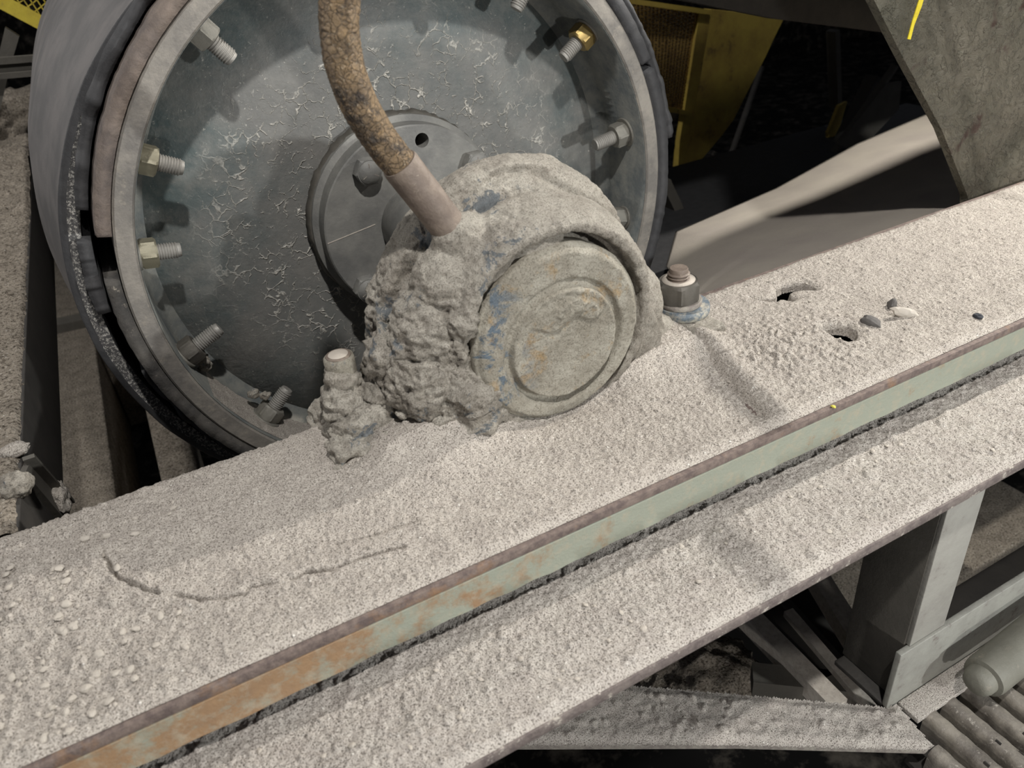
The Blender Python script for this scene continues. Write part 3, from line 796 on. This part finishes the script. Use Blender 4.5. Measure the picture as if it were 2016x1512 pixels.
# dark crease between body and rear ridge
a = np.arctan2(z - CZ0, x); cr = np.exp(-(((y - .064 - .006 * np.sin(a * 5)) / .0035) ** 2)) * (np.hypot(x, z - CZ0) > .09) * smooth(.10, .14, z)
d -= .004 * cr * (.6 + .8 * vn(x * 60, y * 60, z * 60, 9))
co = co + no * d[:, None]
# bare recess where the cap sits
me.vertices.foreach_set('co', co.astype(np.float32).ravel()); me.update()
me.polygons.foreach_set('use_smooth', [True] * len(me.polygons))
body.location = off
if not me.materials: me.materials.append(M['mud'])

# end cap: disc with raised centre boss offset, groove between
def cap_mesh():
    nr, na = 70, 200; R = .0805; V = []; F = []
    C0 = (.0, CZ0)
    for i in range(nr + 1):
        r = R * i / nr
        for j in range(na):
            a = 2 * PI * j / na; V.append((r * math.cos(a), r * math.sin(a)))
    A = np.array(V); X, Zr = A[:, 0], A[:, 1]; r = np.hypot(X, Zr); an = np.arctan2(Zr, X)
    h = .001 * smooth(R, R - .004, r)                                      # front height (towards -Y)
    h -= .0045 * smooth(R - .006, R, r)
    bx, bz = .002, -.006; rb = np.hypot(X - bx, Zr - bz); q = np.arctan2(Zr - bz, X - bx)
    boss = smooth(.0535, .0500, rb)
    low_ = .55 + .45 * np.cos(q + PI * .32)                                 # groove deepest at lower left
    h -= (.0090 * low_ + .0012) * smooth(.0605, .056, rb) * (1 - boss)
    h += .0015 * boss
    h += .0025 * np.exp(-(((rb - .0505) / .004) ** 2)) * (.3 + .7 * np.cos(q - PI / 2) .clip(0, 1))
    h += .004 * np.exp(-(((X - .01) / .03) ** 2 + ((Zr - .030) / .012) ** 2)) * (1 + fbm(X * 200, Zr * 200, None, 3, 3) * 2)
    h += .0025 * smooth(.0, .004, Zr - .012 - .004 * np.sin(X * 160)) * smooth(.046, .04, rb) * smooth(-.035, -.02, X)
    h += .0045 * fbm(X * 45, Zr * 45, None, 4, 7) * .7 + .0022 * fbm(X * 160, Zr * 160, None, 3, 8)
    P = [(C0[0] + x_, -.001 - hh, C0[1] + z_) for x_, z_, hh in zip(X, Zr, h)]
    for i in range(nr):
        for j in range(na):
            k = (j + 1) % na; F.append((i * na + j, i * na + k, (i + 1) * na + k, (i + 1) * na + j))
    # side wall
    base = len(P) - na
    for kk, (rr, yy) in enumerate(((R + .0012, .0055), (R + .0015, .012), (R + .0005, .024), (R - .004, .03))):
        for j in range(na):
            a = 2 * PI * j / na; ww = .0012 * (jag(a, 8, 3 + kk) - .5); P.append((C0[0] + (rr + ww) * math.cos(a), yy, C0[1] + (rr + ww) * math.sin(a)))
    for kk in range(4):
        for j in range(na):
            k = (j + 1) % na; b0 = base + kk * na; F.append((b0 + j, b0 + k, b0 + na + k, b0 + na + j))
    return npmesh(P, F)
cm = cap_mesh(); b_ = bmesh.new(); b_.from_mesh(cm); bmesh.ops.recalc_face_normals(b_, faces=b_.faces); b_.to_mesh(cm); b_.free()
tagit(link('end_cap', cm, M['cap'], brg), 'round cap with raised centre, patches of blue paint and rust')

# ================================================================== anchor bolts
ab = thing('anchor_bolt', 'dark hex nut and washers on a stud, right of the bearing', 'bolt', (.190, .070, .018))
sharp(link('stud', bmdone(stud_bm((.181, .070, .0), (0, 0, 1), .0115, .0685, .0032)), M['sleeve'], ab), 30)
sharp(link('nut', bmdone(nut_bm((.181, .070, .0335), (0, 0, 1), .0228, .0215)), M['nutd'], ab), 25)
sharp(link('lock_washer', bmdone(washer_bm((.184, .070, .0275), (0, 0, 1), .0225, .006)), M['edge2'], ab), 30)
sharp(link('washer', bmdone(washer_bm((.187, .068, .0175), (0, 0, 1), .0272, .0095)), M['washer'], ab), 30)
bm = bmesh.new(); lathe(bm, (.181, .070, .0552), (0, 0, 1), [(.0165, -.001), (.0172, .0006), (.0117, .0012)], 40); link('dust_on_nut', bmdone(bm), M['silt'], ab)
ab2 = thing('anchor_bolt', 'mud-covered stud left of the bearing with a rusty round tip', 'bolt', (-.174, .079, .02))
bm = bmesh.new(); lathe(bm, (-.174, .079, .03), (0, 0, 1), [(.0150, 0), (.0132, .025), (.0128, .046), (.0136, .051), (.0128, .0555), (.0108, .0568)], 40, rfun=lambda r, h, a: r + .0012 * (jag(a, 3, int(h * 900)) - .5))
link('stud', bmdone(bm), M['cap'], ab2)
bm = bmesh.new(); lathe(bm, (-.174, .079, .0865), (0, 0, 1), [(.0112, 0), (.0106, .0009), (.0092, .0013)], 40); link('stud_tip', bmdone(bm), M['sleeve'], ab2)
bm = bmesh.new(); lathe(bm, (-.174, .079, .0875), (0, 0, 1), [(.0088, 0), (.0084, .0006)], 40); link('dust_on_stud', bmdone(bm), M['silt'], ab2)
mdm = bmesh.new()
for i in range(9):
    z = .004 + i * .0078; r = .030 - i * .0019
    ball(mdm, (-.180 + .0007 * i + .003 * math.sin(i * 2.1), .078 + .003 * math.cos(i * 1.7), z), r * .86, (1, 1, .42))
mo = link('mud_collar', bmdone(mdm), M['mud'], ab2); off = mo.location.copy(); mo.location = (0, 0, 0); remesh_obj(mo, .0016, 3)
me = mo.data; n = len(me.vertices); co = np.empty(n * 3, np.float32); me.vertices.foreach_get('co', co); co = co.reshape(-1, 3).astype(float); no = np.empty(n * 3, np.float32); me.vertices.foreach_get('normal', no); no = no.reshape(-1, 3)
x, y, z = co.T; co += no * (.005 * fbm(x * 90, y * 90, z * 160, 4, 301))[:, None]; me.vertices.foreach_set('co', co.astype(np.float32).ravel()); me.update(); mo.location = off
if not me.materials: me.materials.append(M['mud'])

# ================================================================== grease hose
def tube(pts, rad, seg=28, sub=10, fun=None):
    P = [Vector(p) for p in pts]; out = []
    for i in range(len(P) - 1):
        p0, p1, p2, p3 = P[max(i - 1, 0)], P[i], P[i + 1], P[min(i + 2, len(P) - 1)]
        for s in range(sub):
            t = s / sub; out.append(.5 * ((2 * p1) + (p2 - p0) * t + (2 * p0 - 5 * p1 + 4 * p2 - p3) * t * t + (3 * p1 - p0 - 3 * p2 + p3) * t ** 3))
    out.append(P[-1]); V = []; F = []
    up = Vector((0, -1, 0)); L = 0
    for i, p in enumerate(out):
        tg = (out[min(i + 1, len(out) - 1)] - out[max(i - 1, 0)]).normalized(); u = tg.cross(up).normalized(); v = tg.cross(u)
        if i: L += (p - out[i - 1]).length
        r = rad(i / (len(out) - 1)) if callable(rad) else rad
        for j in range(seg):
            a = 2 * PI * j / seg; rr = r if fun is None else fun(r, L, a); V.append(p + (u * math.cos(a) + v * math.sin(a)) * rr)
    n = len(out)
    for i in range(n - 1):
        for j in range(seg):
            k = (j + 1) % seg; F.append((i * seg + j, i * seg + k, (i + 1) * seg + k, (i + 1) * seg + j))
    me = npmesh(V, F); b = bmesh.new(); b.from_mesh(me); b.verts.ensure_lookup_table()
    b.faces.new([b.verts[j] for j in range(seg)]); b.faces.new([b.verts[(n - 1) * seg + j] for j in range(seg)])
    bmesh.ops.recalc_face_normals(b, faces=b.faces); b.to_mesh(me); b.free(); return me
hose = thing('grease_hose', 'worn braided grease hose rising from the top of the bearing', 'hose', (-.066, .052, .165))
A_ = unp(884, 448, 'y', .052); B_ = unp(783, 318, 'y', .050)
H = [unp(792, 330, 'y', .050), unp(765, 297, 'y', .050), unp(735, 255, 'y', .048), unp(702, 195, 'y', .044), unp(679, 130, 'y', .040), unp(668, 60, 'y', .036), unp(668, 0, 'y', .032), unp(672, -80, 'y', .028), unp(684, -200, 'y', .03)]
def scal(r, L, a):
    q = (L * 260 + math.sin(a * 2 + L * 90) * 1.2)
    return r * (1 + .05 * (abs((q % 1) - .5) * 2) + .10 * (jag(L * 120 + 3, 1, 4 + int((a / (2 * PI)) * 9)) - .5))
link('braided_hose', tube(H, .0128, 36, 22, scal), M['hose'], hose)
d_ = (B_ - A_); L_ = d_.length
bm = bmesh.new(); lathe(bm, A_ - d_.normalized() * .012, d_, [(.0150, 0), (.0152, .012), (.0148, .02), (.0148, L_ + .008), (.0142, L_ + .0105), (.0118, L_ + .0105), (.0118, L_)], 48, rfun=lambda r, h, a: r * (1 + .02 * (jag(a, 2, int(h * 150)) - .5)))
sl = link('sleeve', bmdone(bm), M['sleeve'], hose); sharp(sl, 45)
bm = bmesh.new(); lathe(bm, A_ - d_.normalized() * .015, d_, [(.0165, 0), (.0172, .003), (.0172, .013), (.0158, .016)], 24); link('fitting', bmdone(bm), M['sleeve'], hose)

# ================================================================== crusty plate, top beam, chute
pp = [unp(1696, 0, 'y', .135), unp(1728, 62, 'y', .135), unp(1759, 121, 'y', .135), unp(1797, 190, 'y', .135), unp(1831, 251, 'y', .135), unp(1884, 381, 'y', .135)]
pz = [p.copy() for p in pp]
zb = -.03
pts = [Vector((p.x, .118, p.z)) for p in pz]; up0 = pts[0] + (pts[0] - pts[2]) * .45
outl = [Vector((up0.x, .118, .62)), up0] + pts + [Vector((pts[-1].x + .006, .118, zb)), Vector((1.5, .118, zb)), Vector((1.5, .118, .62))]  # top carried up out of view to block the right lamp from the chute
bm = bmesh.new(); prism(bm, outl, (0, .012, 0), .001)
cp = thing('skirt_plate', 'crusty olive-brown steel plate standing on the beam at the upper right', 'plate', (.8, .124, -.03))
link('plate', bmdone(bm), M['crust'], cp)
q = [unp(1812, 0, 'y', .117), unp(1818, 0, 'y', .117), unp(1800, 50, 'y', .117), unp(1793, 78, 'y', .117), unp(1787, 77, 'y', .117), unp(1797, 40, 'y', .117)]
q[0] = unp(1819, -30, 'y', .117); q[1] = unp(1827, -30, 'y', .117); q.insert(2, unp(1815, 12, 'y', .117))
bm = bmesh.new(); prism(bm, q, (0, .0012, 0)); link('paint_mark', bmdone(bm), M['yellowmark'], cp, False)

tb = [unp(1330, -2, 'y', .62), unp(1532, 38, 'y', .62), unp(1718, 61, 'y', .62), unp(1850, 80, 'y', .62)]
outl = tb + [tb[-1] + Vector((.1, 0, .14)), tb[0] + Vector((-.02, 0, .16))]
bm = bmesh.new(); prism(bm, outl, (0, .03, 0), .002); 
ob = link('cross_beam', bmdone(bm), M['dark']); tagit(ob, 'dark steel beam crossing the top right behind the crusty plate', 'beam')

# dusty chute plate behind the beam
near = [(.10, .128, -.030), (.22, .128, -.028), (.35, .128, -.026), (.5, .128, -.024), (.7, .128, -.02), (.95, .128, -.016), (1.4, .128, -.01)]
far = [(.20, .262, -.080), (.37, .275, -.10), (.470, .46, -.150), (.60, .6, -.165), (.845, .6, -.139), (1.063, .6, -.095), (1.45, .6, -.055)]
V = []; F = []; nu2 = 12
def interp(A, t):
    f = t * (len(A) - 1); i = min(int(f), len(A) - 2); return Vector(A[i]).lerp(Vector(A[i + 1]), f - i)
nn, mm = 120, 40
for i in range(nn + 1):
    a, b = interp(near, i / nn), interp(far, i / nn)
    for j in range(mm + 1):
        p = a.lerp(b, j / mm); p.z += .003 * (jag(p.x * 9, 1, 3 + j // 8) - .5) * math.sin(PI * j / mm); V.append(p)
for i in range(nn):
    for j in range(mm):
        k = i * (mm + 1) + j; F.append((k, k + mm + 1, k + mm + 2, k + 1))
ch = link('chute_plate', npmesh(V, F), M['silt'])
md = ch.modifiers.new('s', 'SOLIDIFY'); md.thickness = .008; md.offset = -1; apply_mods(ch)
tagit(ch, 'smooth dusty sloping plate behind the beam, right of the pulley', 'plate')

# ================================================================== yellow guards
def bar(bm, a, b, w, h=None):
    a, b = Vector(a), Vector(b); d, u, v = basis(b - a); h = h or w
    prism(bm, [a - u * w / 2 - v * h / 2, a + u * w / 2 - v * h / 2, a + u * w / 2 + v * h / 2, a - u * w / 2 + v * h / 2], b - a)
def ypt(px, py, y): return unp(px, py, 'y', y)
Yg = 1.3
g = thing('machine_guard', 'dirty yellow guard with expanded mesh panel right of the pulley', 'guard', (1.1, Yg, -.5))
def meshpanel(corners, nu, nv, w, y, name, mat, par):
    """expanded-metal lattice on a bilinear quad"""
    bm = bmesh.new(); c = [Vector(p) for p in corners]
    def B(u, v): return c[0].lerp(c[1], u).lerp(c[3].lerp(c[2], u), v)
    for i in range(nu):
        for j in range(nv):
            u0, u1, v0, v1 = i / nu, (i + 1) / nu, j / nv, (j + 1) / nv
            um, vm = (u0 + u1) / 2, (v0 + v1) / 2
            for p, q in (((u0, vm), (um, v0)), ((um, v0), (u1, vm)), ((u1, vm), (um, v1)), ((um, v1), (u0, vm))):
                a, b = B(*p), B(*q); d = (b - a).normalized(); s = Vector((-d.z, 0, d.x)) * w / 2
                prism(bm, [a - s, b - s, b + s, a + s], (0, w, 0))
    return link(name, bmdone(bm), mat, par, False)
meshpanel([ypt(1225, 2, Yg), ypt(1388, 28, Yg), ypt(1352, 215, Yg), ypt(1240, 205, Yg)], 11, 26, .0042, Yg, 'mesh_panel', M['meshy'], g)
bm = bmesh.new()
prism(bm, [ypt(1378, 18, Yg - .01), ypt(1402, 22, Yg - .01), ypt(1352, 300, Yg - .01), ypt(1334, 352, Yg - .01), ypt(1338, 280, Yg - .01)], (0, .02, 0), .001)
bar(bm, ypt(1228, 0, Yg - .005), ypt(1395, 24, Yg - .005), .02, .012); bar(bm, ypt(1290, 210, Yg - .005), ypt(1352, 222, Yg - .005), .026, .012)
link('frame', bmdone(bm), M['oldyellow'], g, False)
bm = bmesh.new()
prism(bm, [ypt(1400, 18, Yg + .02), ypt(1545, 34, Yg + .02), ypt(1524, 75, Yg + .02), ypt(1508, 110, Yg + .02), ypt(1476, 172, Yg + .02), ypt(1445, 235, Yg + .02), ypt(1425, 262, Yg + .02), ypt(1378, 318, Yg + .02), ypt(1334, 362, Yg + .02), ypt(1340, 300, Yg + .02)], (.0, .03, 0), .001)
link('side_panel', bmdone(bm), M['oldyellow'], g, False)
bm = bmesh.new(); prism(bm, [ypt(1220, 0, Yg + .07), ypt(1385, 20, Yg + .07), ypt(1345, 240, Yg + .07), ypt(1220, 230, Yg + .07)], (0, .02, 0)); link('backing', bmdone(bm), M['dark'], g, False)

Yl = 1.6
g2 = thing('machine_guard', 'bright yellow guard rail with diamond mesh at the top left corner', 'guard', (-.37, Yl, .2))
bm = bmesh.new(); a, b = ypt(-40, -20, Yl), ypt(120, 66, Yl); bar(bm, a, b, .006, .030); link('rail', bmdone(bm), M['yellow'], g2, False)
meshpanel([ypt(20, -60, Yl + .01), ypt(140, -40, Yl + .01), ypt(140, 60, Yl + .01), ypt(20, 6, Yl + .01)], 7, 4, .0022, Yl, 'mesh_panel', M['yellow'], g2)
Ys = 1.45
bm = bmesh.new(); prism(bm, [ypt(10, 54, Ys), ypt(38, 72, Ys), ypt(26, 112, Ys), ypt(12, 165, Ys), ypt(-4, 235, Ys), ypt(-25, 230, Ys), ypt(-8, 130, Ys)], (0, .03, 0)); 
tagit(link('brace_strut', bmdone(bm), M['dim'], None, False), 'blurred pale upright strut at the left edge under the yellow guard', 'strut')
bm = bmesh.new(); bar(bm, ypt(-30, 122, 1.40), ypt(110, 111, 1.40), .02, .012)
bar(bm, ypt(-30, 152, 1.39), ypt(110, 140, 1.39), .02, .010); bar(bm, ypt(-30, 137, 1.41), ypt(110, 126, 1.41), .01, .03)
tagit(link('cross_rail', bmdone(bm), M['dim'], None, False), 'grey horizontal channel rail at the left edge crossing the strut', 'rail')

# ================================================================== left cross member
lm = thing('cross_member', 'dust-covered steel channel running back along the left of the pulley', 'beam', (-.6, .8, -.1))
bm = bmesh.new(); box(bm, -.463, -.455, .118, 1.62, -.105, -.002, .001); link('side_web', bmdone(bm), M['dark'], lm)
bm = bmesh.new(); box(bm, -.63, -.463, .118, 1.70, -.02, -.004); link('top_flange', bmdone(bm), M['dim'], lm)
def lt_h(x, y):
    h = .002 + .006 * fbm(x * 14, y * 14, None, 4, 401) + .003 * fbm(x * 110, y * 110, None, 3, 402) + chips(x, y, .012, 411, .4) * .006
    h += .020 * smooth(1.0, 1.5, y) * (1 + fbm(x * 20, y * 20, None, 3, 404))
    return h - .006 * smooth(-.462, -.4555, x)
ld = link('rock_dust', heightgrid(-.63, -.4555, .1165, 1.72, .0025, lt_h), M['floor_dust']); tagit(ld, 'pale dust on top of the left cross member', 'dust', kind='stuff')
# rubble heap on its far end
hp_ = link('dust_heap', lump_me((-.56, 2.05, -.02), .19, .16, .115, 77, 5, .5), M['floor_dust']); tagit(hp_, 'ragged heap of pale rubble at the far end of the left cross member', 'rubble heap')
# welded tab under the edge and a rusty notch
bm = bmesh.new(); a = [unp(62, 322, 'x', -.44), unp(98, 270, 'x', -.44), unp(104, 380, 'x', -.44), unp(88, 372, 'x', -.44)]
prism(bm, [unp(64, 282, 'x', -.452), unp(99, 268, 'x', -.452), unp(110, 372, 'x', -.452), unp(86, 372, 'x', -.452), unp(76, 320, 'x', -.452)], (-.004, 0, 0)); link('rusty_notch', bmdone(bm), M['clutter'], lm, False)
for i, (px, py, sx, sy, sz, lb) in enumerate(((26, 886, .013, .010, .0055, 'rounded pale stone overhanging the left cross member edge'), (34, 955, .013, .016, .012, 'grey lump of caked dust on the left cross member edge, nearest the beam'))):
    p = unp(px, py, 'z', .004); o = link('stone', lump_me(p, sx, sy, sz, 60 + i, 4, .5), M['dust'] if i == 0 else M['mud']); tagit(o, lb, 'stone')
# bracket with a stone caught on it
p1, p2, p3, p4 = unp(48, 905, 'x', -.449), unp(66, 893, 'x', -.449), unp(138, 1010, 'x', -.449), unp(137, 1036, 'x', -.449)
bm = bmesh.new(); prism(bm, [unp(50, 930, 'x', -.449), unp(62, 905, 'x', -.449), unp(137, 1005, 'x', -.449), unp(137, 1034, 'x', -.449)], (-.006, 0, 0)); bar(bm, unp(56, 900, 'x', -.446), unp(137, 990, 'x', -.446), .01, .004)
o = link('gusset_plate', bmdone(bm), M['dim'], lm, False)
o = link('stone', lump_me(unp(119, 980, 'x', -.446), .008, .016, .015, 66, 4, .6), M['dust']); tagit(o, 'pale lump of caked dust stuck on the side of the left cross member', 'stone')

# ================================================================== floor and slabs below
def slab(name, x0, x1, y0, y1, z0, z1, mat, label, cat, kind=None):
    bm = bmesh.new(); box(bm, x0, x1, y0, y1, z0, z1, .006); o = link(name, bmdone(bm), mat); 
    return tagit(o, label, cat, None, kind)
slab('floor', -4, 9.1, -3, 7, -1.25, -1.2, M['clutter'], None, None, 'structure')
slab('wall_right', 9, 9.1, -3, 5.5, -1.2, 4, M['clutter'], None, None, 'structure')
slab('wall_back', -4, 9.1, 5.5, 5.6, -1.2, 4, M['clutter'], None, None, 'structure')
slab('concrete_plinth', -1.1, -.497, .30, 3.0, -.75, -.5, M['floor_dust'], 'dusty concrete ledge below, between the left cross member and the pulley', 'plinth')
slab('concrete_plinth', -.415, -.345, .30, 1.56, -.75, -.502, M['floor_dust'], 'narrow dusty concrete strip below the bottom left of the pulley', 'plinth')
slab('concrete_plinth', -.495, -.20, 1.58, 3.0, -.75, -.501, M['floor_dust'], 'dusty concrete ledge crossing behind the narrow strip', 'plinth')
bm = bmesh.new(); bar(bm, (-.72, 1.80, -.49), (-.36, 1.74, -.49), .05, .03); tagit(link('pipe_stub', bmdone(bm), M['dim'], None, False), 'dark flat bar lying across the concrete ledge beside the cross member', 'bar')

# ================================================================== lower right frame
sp = thing('support_strut', 'upright angle-iron strut under the lower ledge, one face pale and one dark', 'strut', (.3, -.2, -.3))
bm = bmesh.new(); prism(bm, [(.2815, -.200, -.068), (.3345, -.200, -.068), (.3375, -.200, -.3), (.2835, -.200, -.3)], (0, .006, 0), .0008); link('front_leg', bmdone(bm), M['strut'], sp)
bm = bmesh.new(); prism(bm, [(.2817, -.195, -.068), (.2817, -.128, -.068), (.2817, -.128, -.388), (.2817, -.195, -.388)], (.006, 0, 0), .0008); link('side_leg', bmdone(bm), M['dim'], sp)  # side in shade, coloured darker than the front leg
lc = thing('chord_channel', 'worn grey-green channel running to the right below the strut', 'beam', (.4, -.2, -.35))
bm = bmesh.new(); prism(bm, [(.2675, -.203, -.301), (1.2, -.203, -.301), (1.2, -.203, -.396), (.2675, -.203, -.396)], (0, .007, 0), .001); link('face_plate', bmdone(bm), M['chord'], lc)
bm = bmesh.new(); box(bm, .2675, 1.2, -.20, -.13, -.396, -.389, .001); link('bottom_flange', bmdone(bm), M['dark'], lc)
bm = bmesh.new(); box(bm, .285, 1.2, -.230, -.2035, -.398, -.391, .001); link('dusty_toe', bmdone(bm), M['dust_ledge'], lc)
# diagonal flat brace
br_ = thing('flat_brace', 'wide flat brace covered in dust at the bottom, between ledge and grating', 'brace', (.1, -.15, -.4))
bp = [(-.30, .16), (.010, .000), (.0449, -.0316), (.2681, -.2022), (.285, -.215), (.268, -.262), (.2639, -.2500), (-.1125, -.0219), (-.33, .115)]
bp = [(-.28, .214), (.0449, -.0316), (.2681, -.2022), (.281, -.2055), (.272, -.256), (.2633, -.256), (.1, -.150), (-.1139, -.0215), (-.40, .160)]
def inq(x, y): return inpoly(x, y, bp)
bm = bmesh.new(); prism(bm, [(x, y, -.392) for x, y in bp], (0, 0, -.008), .0008); link('plate', bmdone(bm), M['edge2'], br_)
X0 = np.array(bp)
def br_h(x, y):
    d = segd(x, y, bp + [bp[0]]); return -.3915 + (.004 + .005 * fbm(x * 30, y * 30, None, 4, 501) + .003 * fbm(x * 140, y * 140, None, 3, 502) + chips(x, y, .009, 511, .4) * .006) * smooth(.0, .010, d)
bd_ = link('rock_dust', heightgrid(-.40, .30, -.27, .22, .002, br_h, lambda x, y: ~inpoly(x, y, bp)), M['dust_ledge']); tagit(bd_, 'pale dust on the flat brace at the bottom', 'dust', kind='stuff')

# dark diagonal members deeper down, between ledge and brace
deep = [((1440, 1215), (1545, 1345), .035, -.45, 'dim', 'dark slanting brace seen through the gap under the ledge, leftmost'),
        ((1545, 1165), (1700, 1340), .040, -.62, 'dark', 'dark slanting brace seen through the gap under the ledge, middle')]
def dbar(p, q, z, w, mat, name, label, cat, h=.03):
    bm = bmesh.new(); bar(bm, unp(p[0], p[1], 'z', z), unp(q[0], q[1], 'z', z), w, h); return tagit(link(name, bmdone(bm), mat, None, False), label, cat)
dbar((1430, 1130), (1620, 1350), -.47, .05, M['dark'], 'slanting_brace', 'dark slanting brace nearest the ledge in the lower gap', 'brace')
dbar((1462, 1205), (1650, 1400), -.455, .024, M['stone'], 'slanting_brace', 'pale dusty slanting brace at the lower left of the gap', 'brace')  # pale braces: colour raised to stand for light the lamps hardly bring
dbar((1575, 1085), (1760, 1385), -.475, .026, M['stone'], 'slanting_brace', 'pale dusty slanting brace behind the dark face of the strut', 'brace')
dbar((1540, 1130), (1740, 1345), -.54, .06, M['dark'], 'slanting_brace', 'wide dark slanting brace in the middle of the gap', 'brace')
dbar((1550, 1215), (1715, 1410), -.46, .014, M['stone'], 'slanting_brace', 'thinnest pale slanting brace, between two wider ones in the gap', 'brace')
dbar((1480, 1338), (1780, 1368), -.47, .03, M['dim'], 'cross_bar', 'dull grey bar lying just above the flat brace', 'bar')
slab('dust_shelf', .75, 1.35, .12, .75, -.93, -.9, M['floor_dust'], 'blurred dusty floor patch beside the strut at the right edge', 'floor patch')
hp2 = link('dust_heap', lump_me(unp(1385, 1345, 'z', -.62), .09, .07, .06, 91, 5, .5), M['floor_dust']); tagit(hp2, 'dim heap of dust in the dark below the ledge', 'rubble heap')

# grating: rounded grip bars with raised teeth
gr = thing('grip_walkway', 'dusty safety walkway of rounded metal bars with raised teeth, lower right corner', 'walkway', (.4, -.3, -.45))
for i in range(8):
    x = .2755 + i * .0315
    def gfun(xc=x):
        V = []; F = []; ny = 150; na = 12
        for a_ in range(ny):
            y = -.228 + (-.33) * a_ / (ny - 1)
            if i == 0: y -= .030
            for b_ in range(na + 1):
                t = PI * b_ / na; r = .0095 + .0005 * math.sin(y * 300)
                V.append((xc + r * math.cos(t), y, -.402 + .009 * math.sin(t)))
            V.append((xc - .0095, y, -.425)); V.append((xc + .0095, y, -.425))
        K = na + 3
        for a_ in range(ny - 1):
            for b_ in range(K): F.append((a_ * K + b_, a_ * K + (b_ + 1) % K, (a_ + 1) * K + (b_ + 1) % K, (a_ + 1) * K + b_))
        me = npmesh(V, F); b = bmesh.new(); b.from_mesh(me); bmesh.ops.recalc_face_normals(b, faces=b.faces); b.to_mesh(me); b.free(); return me
    bo = link('grip_bar', gfun(), M['grip'], gr); sharp(bo, 45)
    bm = bmesh.new()
    for k in range(9):
        y = -.285 - k * .0195 - (i % 2) * .009; s = 1 if k % 2 else -1
        prism(bm, [(x + s * .0078, y, -.3995), (x + s * .0078, y - .006, -.3995), (x + s * .0045, y - .006, -.3925), (x + s * .0045, y, -.3925)], (-s * .0012, 0, 0))
    te = link('tooth_row', bmdone(bm), M['dark'], bo, False); te.location = Vector((0, 0, 0))
    if i % 2 == 0:
        pass
bm = bmesh.new(); box(bm, .262, .60, -.60, -.24, -.436, -.430); link('under_pan', bmdone(bm), M['dark'], gr, False)

# grey-green round handle lying on the grating
a = Vector((.343, -.246, -.350)); b = Vector((.62, -.232, -.345))
hd = thing('round_handle', 'grey-green rounded rod with a domed end lying on the walkway bars', 'rod', tuple(a))
bm = bmesh.new(); lathe(bm, a, b - a, [(.0, -.007), (.009, -.006), (.0145, -.002), (.0165, .004), (.0168, .010), (.0215, .0115), (.0225, .016), (.0228, .03), (.0240, .25)], 48)
sharp(link('rod', bmdone(bm), M['pipe'], hd), 50)

# ================================================================== dark clutter at the upper right, behind
for i, (p, q, y, w, mt, lb) in enumerate((((1640, 60), (1645, 210), 1.2, .035, 'dim', 'blurred grey upright bar in the dark behind the crusty plate'),
                      ((1762, 130), (1610, 345), 1.0, .02, 'dim', 'thin slanting bar behind the crusty plate'),
                      ((1720, 150), (1640, 310), 1.05, .04, 'dark', 'dark slanting channel beside the thin bar'),
                      ((1300, 355), (1350, 460), .95, .05, 'dim', 'dark bracket just right of the pulley rim'),
                      ((1400, 300), (1560, 350), 1.6, .03, 'clutter', 'dim low bar across the dark gap'),
                      ((1330, 345), (1470, 380), 1.5, .03, 'clutter', 'dim dusty bar under the yellow guard tip'),
                      ((1500, 130), (1430, 330), 1.9, .02, 'dark', 'faint slanting rod in the dark, left of the grey upright bar'))):
    bm = bmesh.new(); bar(bm, ypt(p[0], p[1], y), ypt(q[0], q[1], y), w, w * .5)
    tagit(link('frame_bar', bmdone(bm), M[mt], None, False), lb, 'bar')
pc = [ypt(1745, 165, .9), ypt(1775, 160, .9), ypt(1770, 215, .9), ypt(1690, 300, .9), ypt(1650, 285, .9)]
bm = bmesh.new(); prism(bm, pc, (0, .01, 0)); tagit(link('torn_sheet', bmdone(bm), M['dim'], None, False), 'torn grey sheet hanging left of the crusty plate', 'sheet')
bm = bmesh.new(); prism(bm, [ypt(1652, 208, 1.1), ypt(1668, 200, 1.1), ypt(1650, 262, 1.1), ypt(1632, 285, 1.1), ypt(1630, 262, 1.1)], (0, .01, 0)); tagit(link('warning_strip', bmdone(bm), M['oldyellow'], None, False), 'small dull yellow strip in the dark beside the slanting channel', 'strip')

# unseen rod added to cast the shadow stripe across both beams
bm = bmesh.new(); lathe(bm, (.5515, -.55, .30), (0, 1, 0), [(.0062, 0), (.0062, .667)], 24)
o = link('shadow_rod', bmdone(bm), M['dim']); tagit(o, 'unseen round rod added above the beam to cast the thin shadow stripe', 'rod')
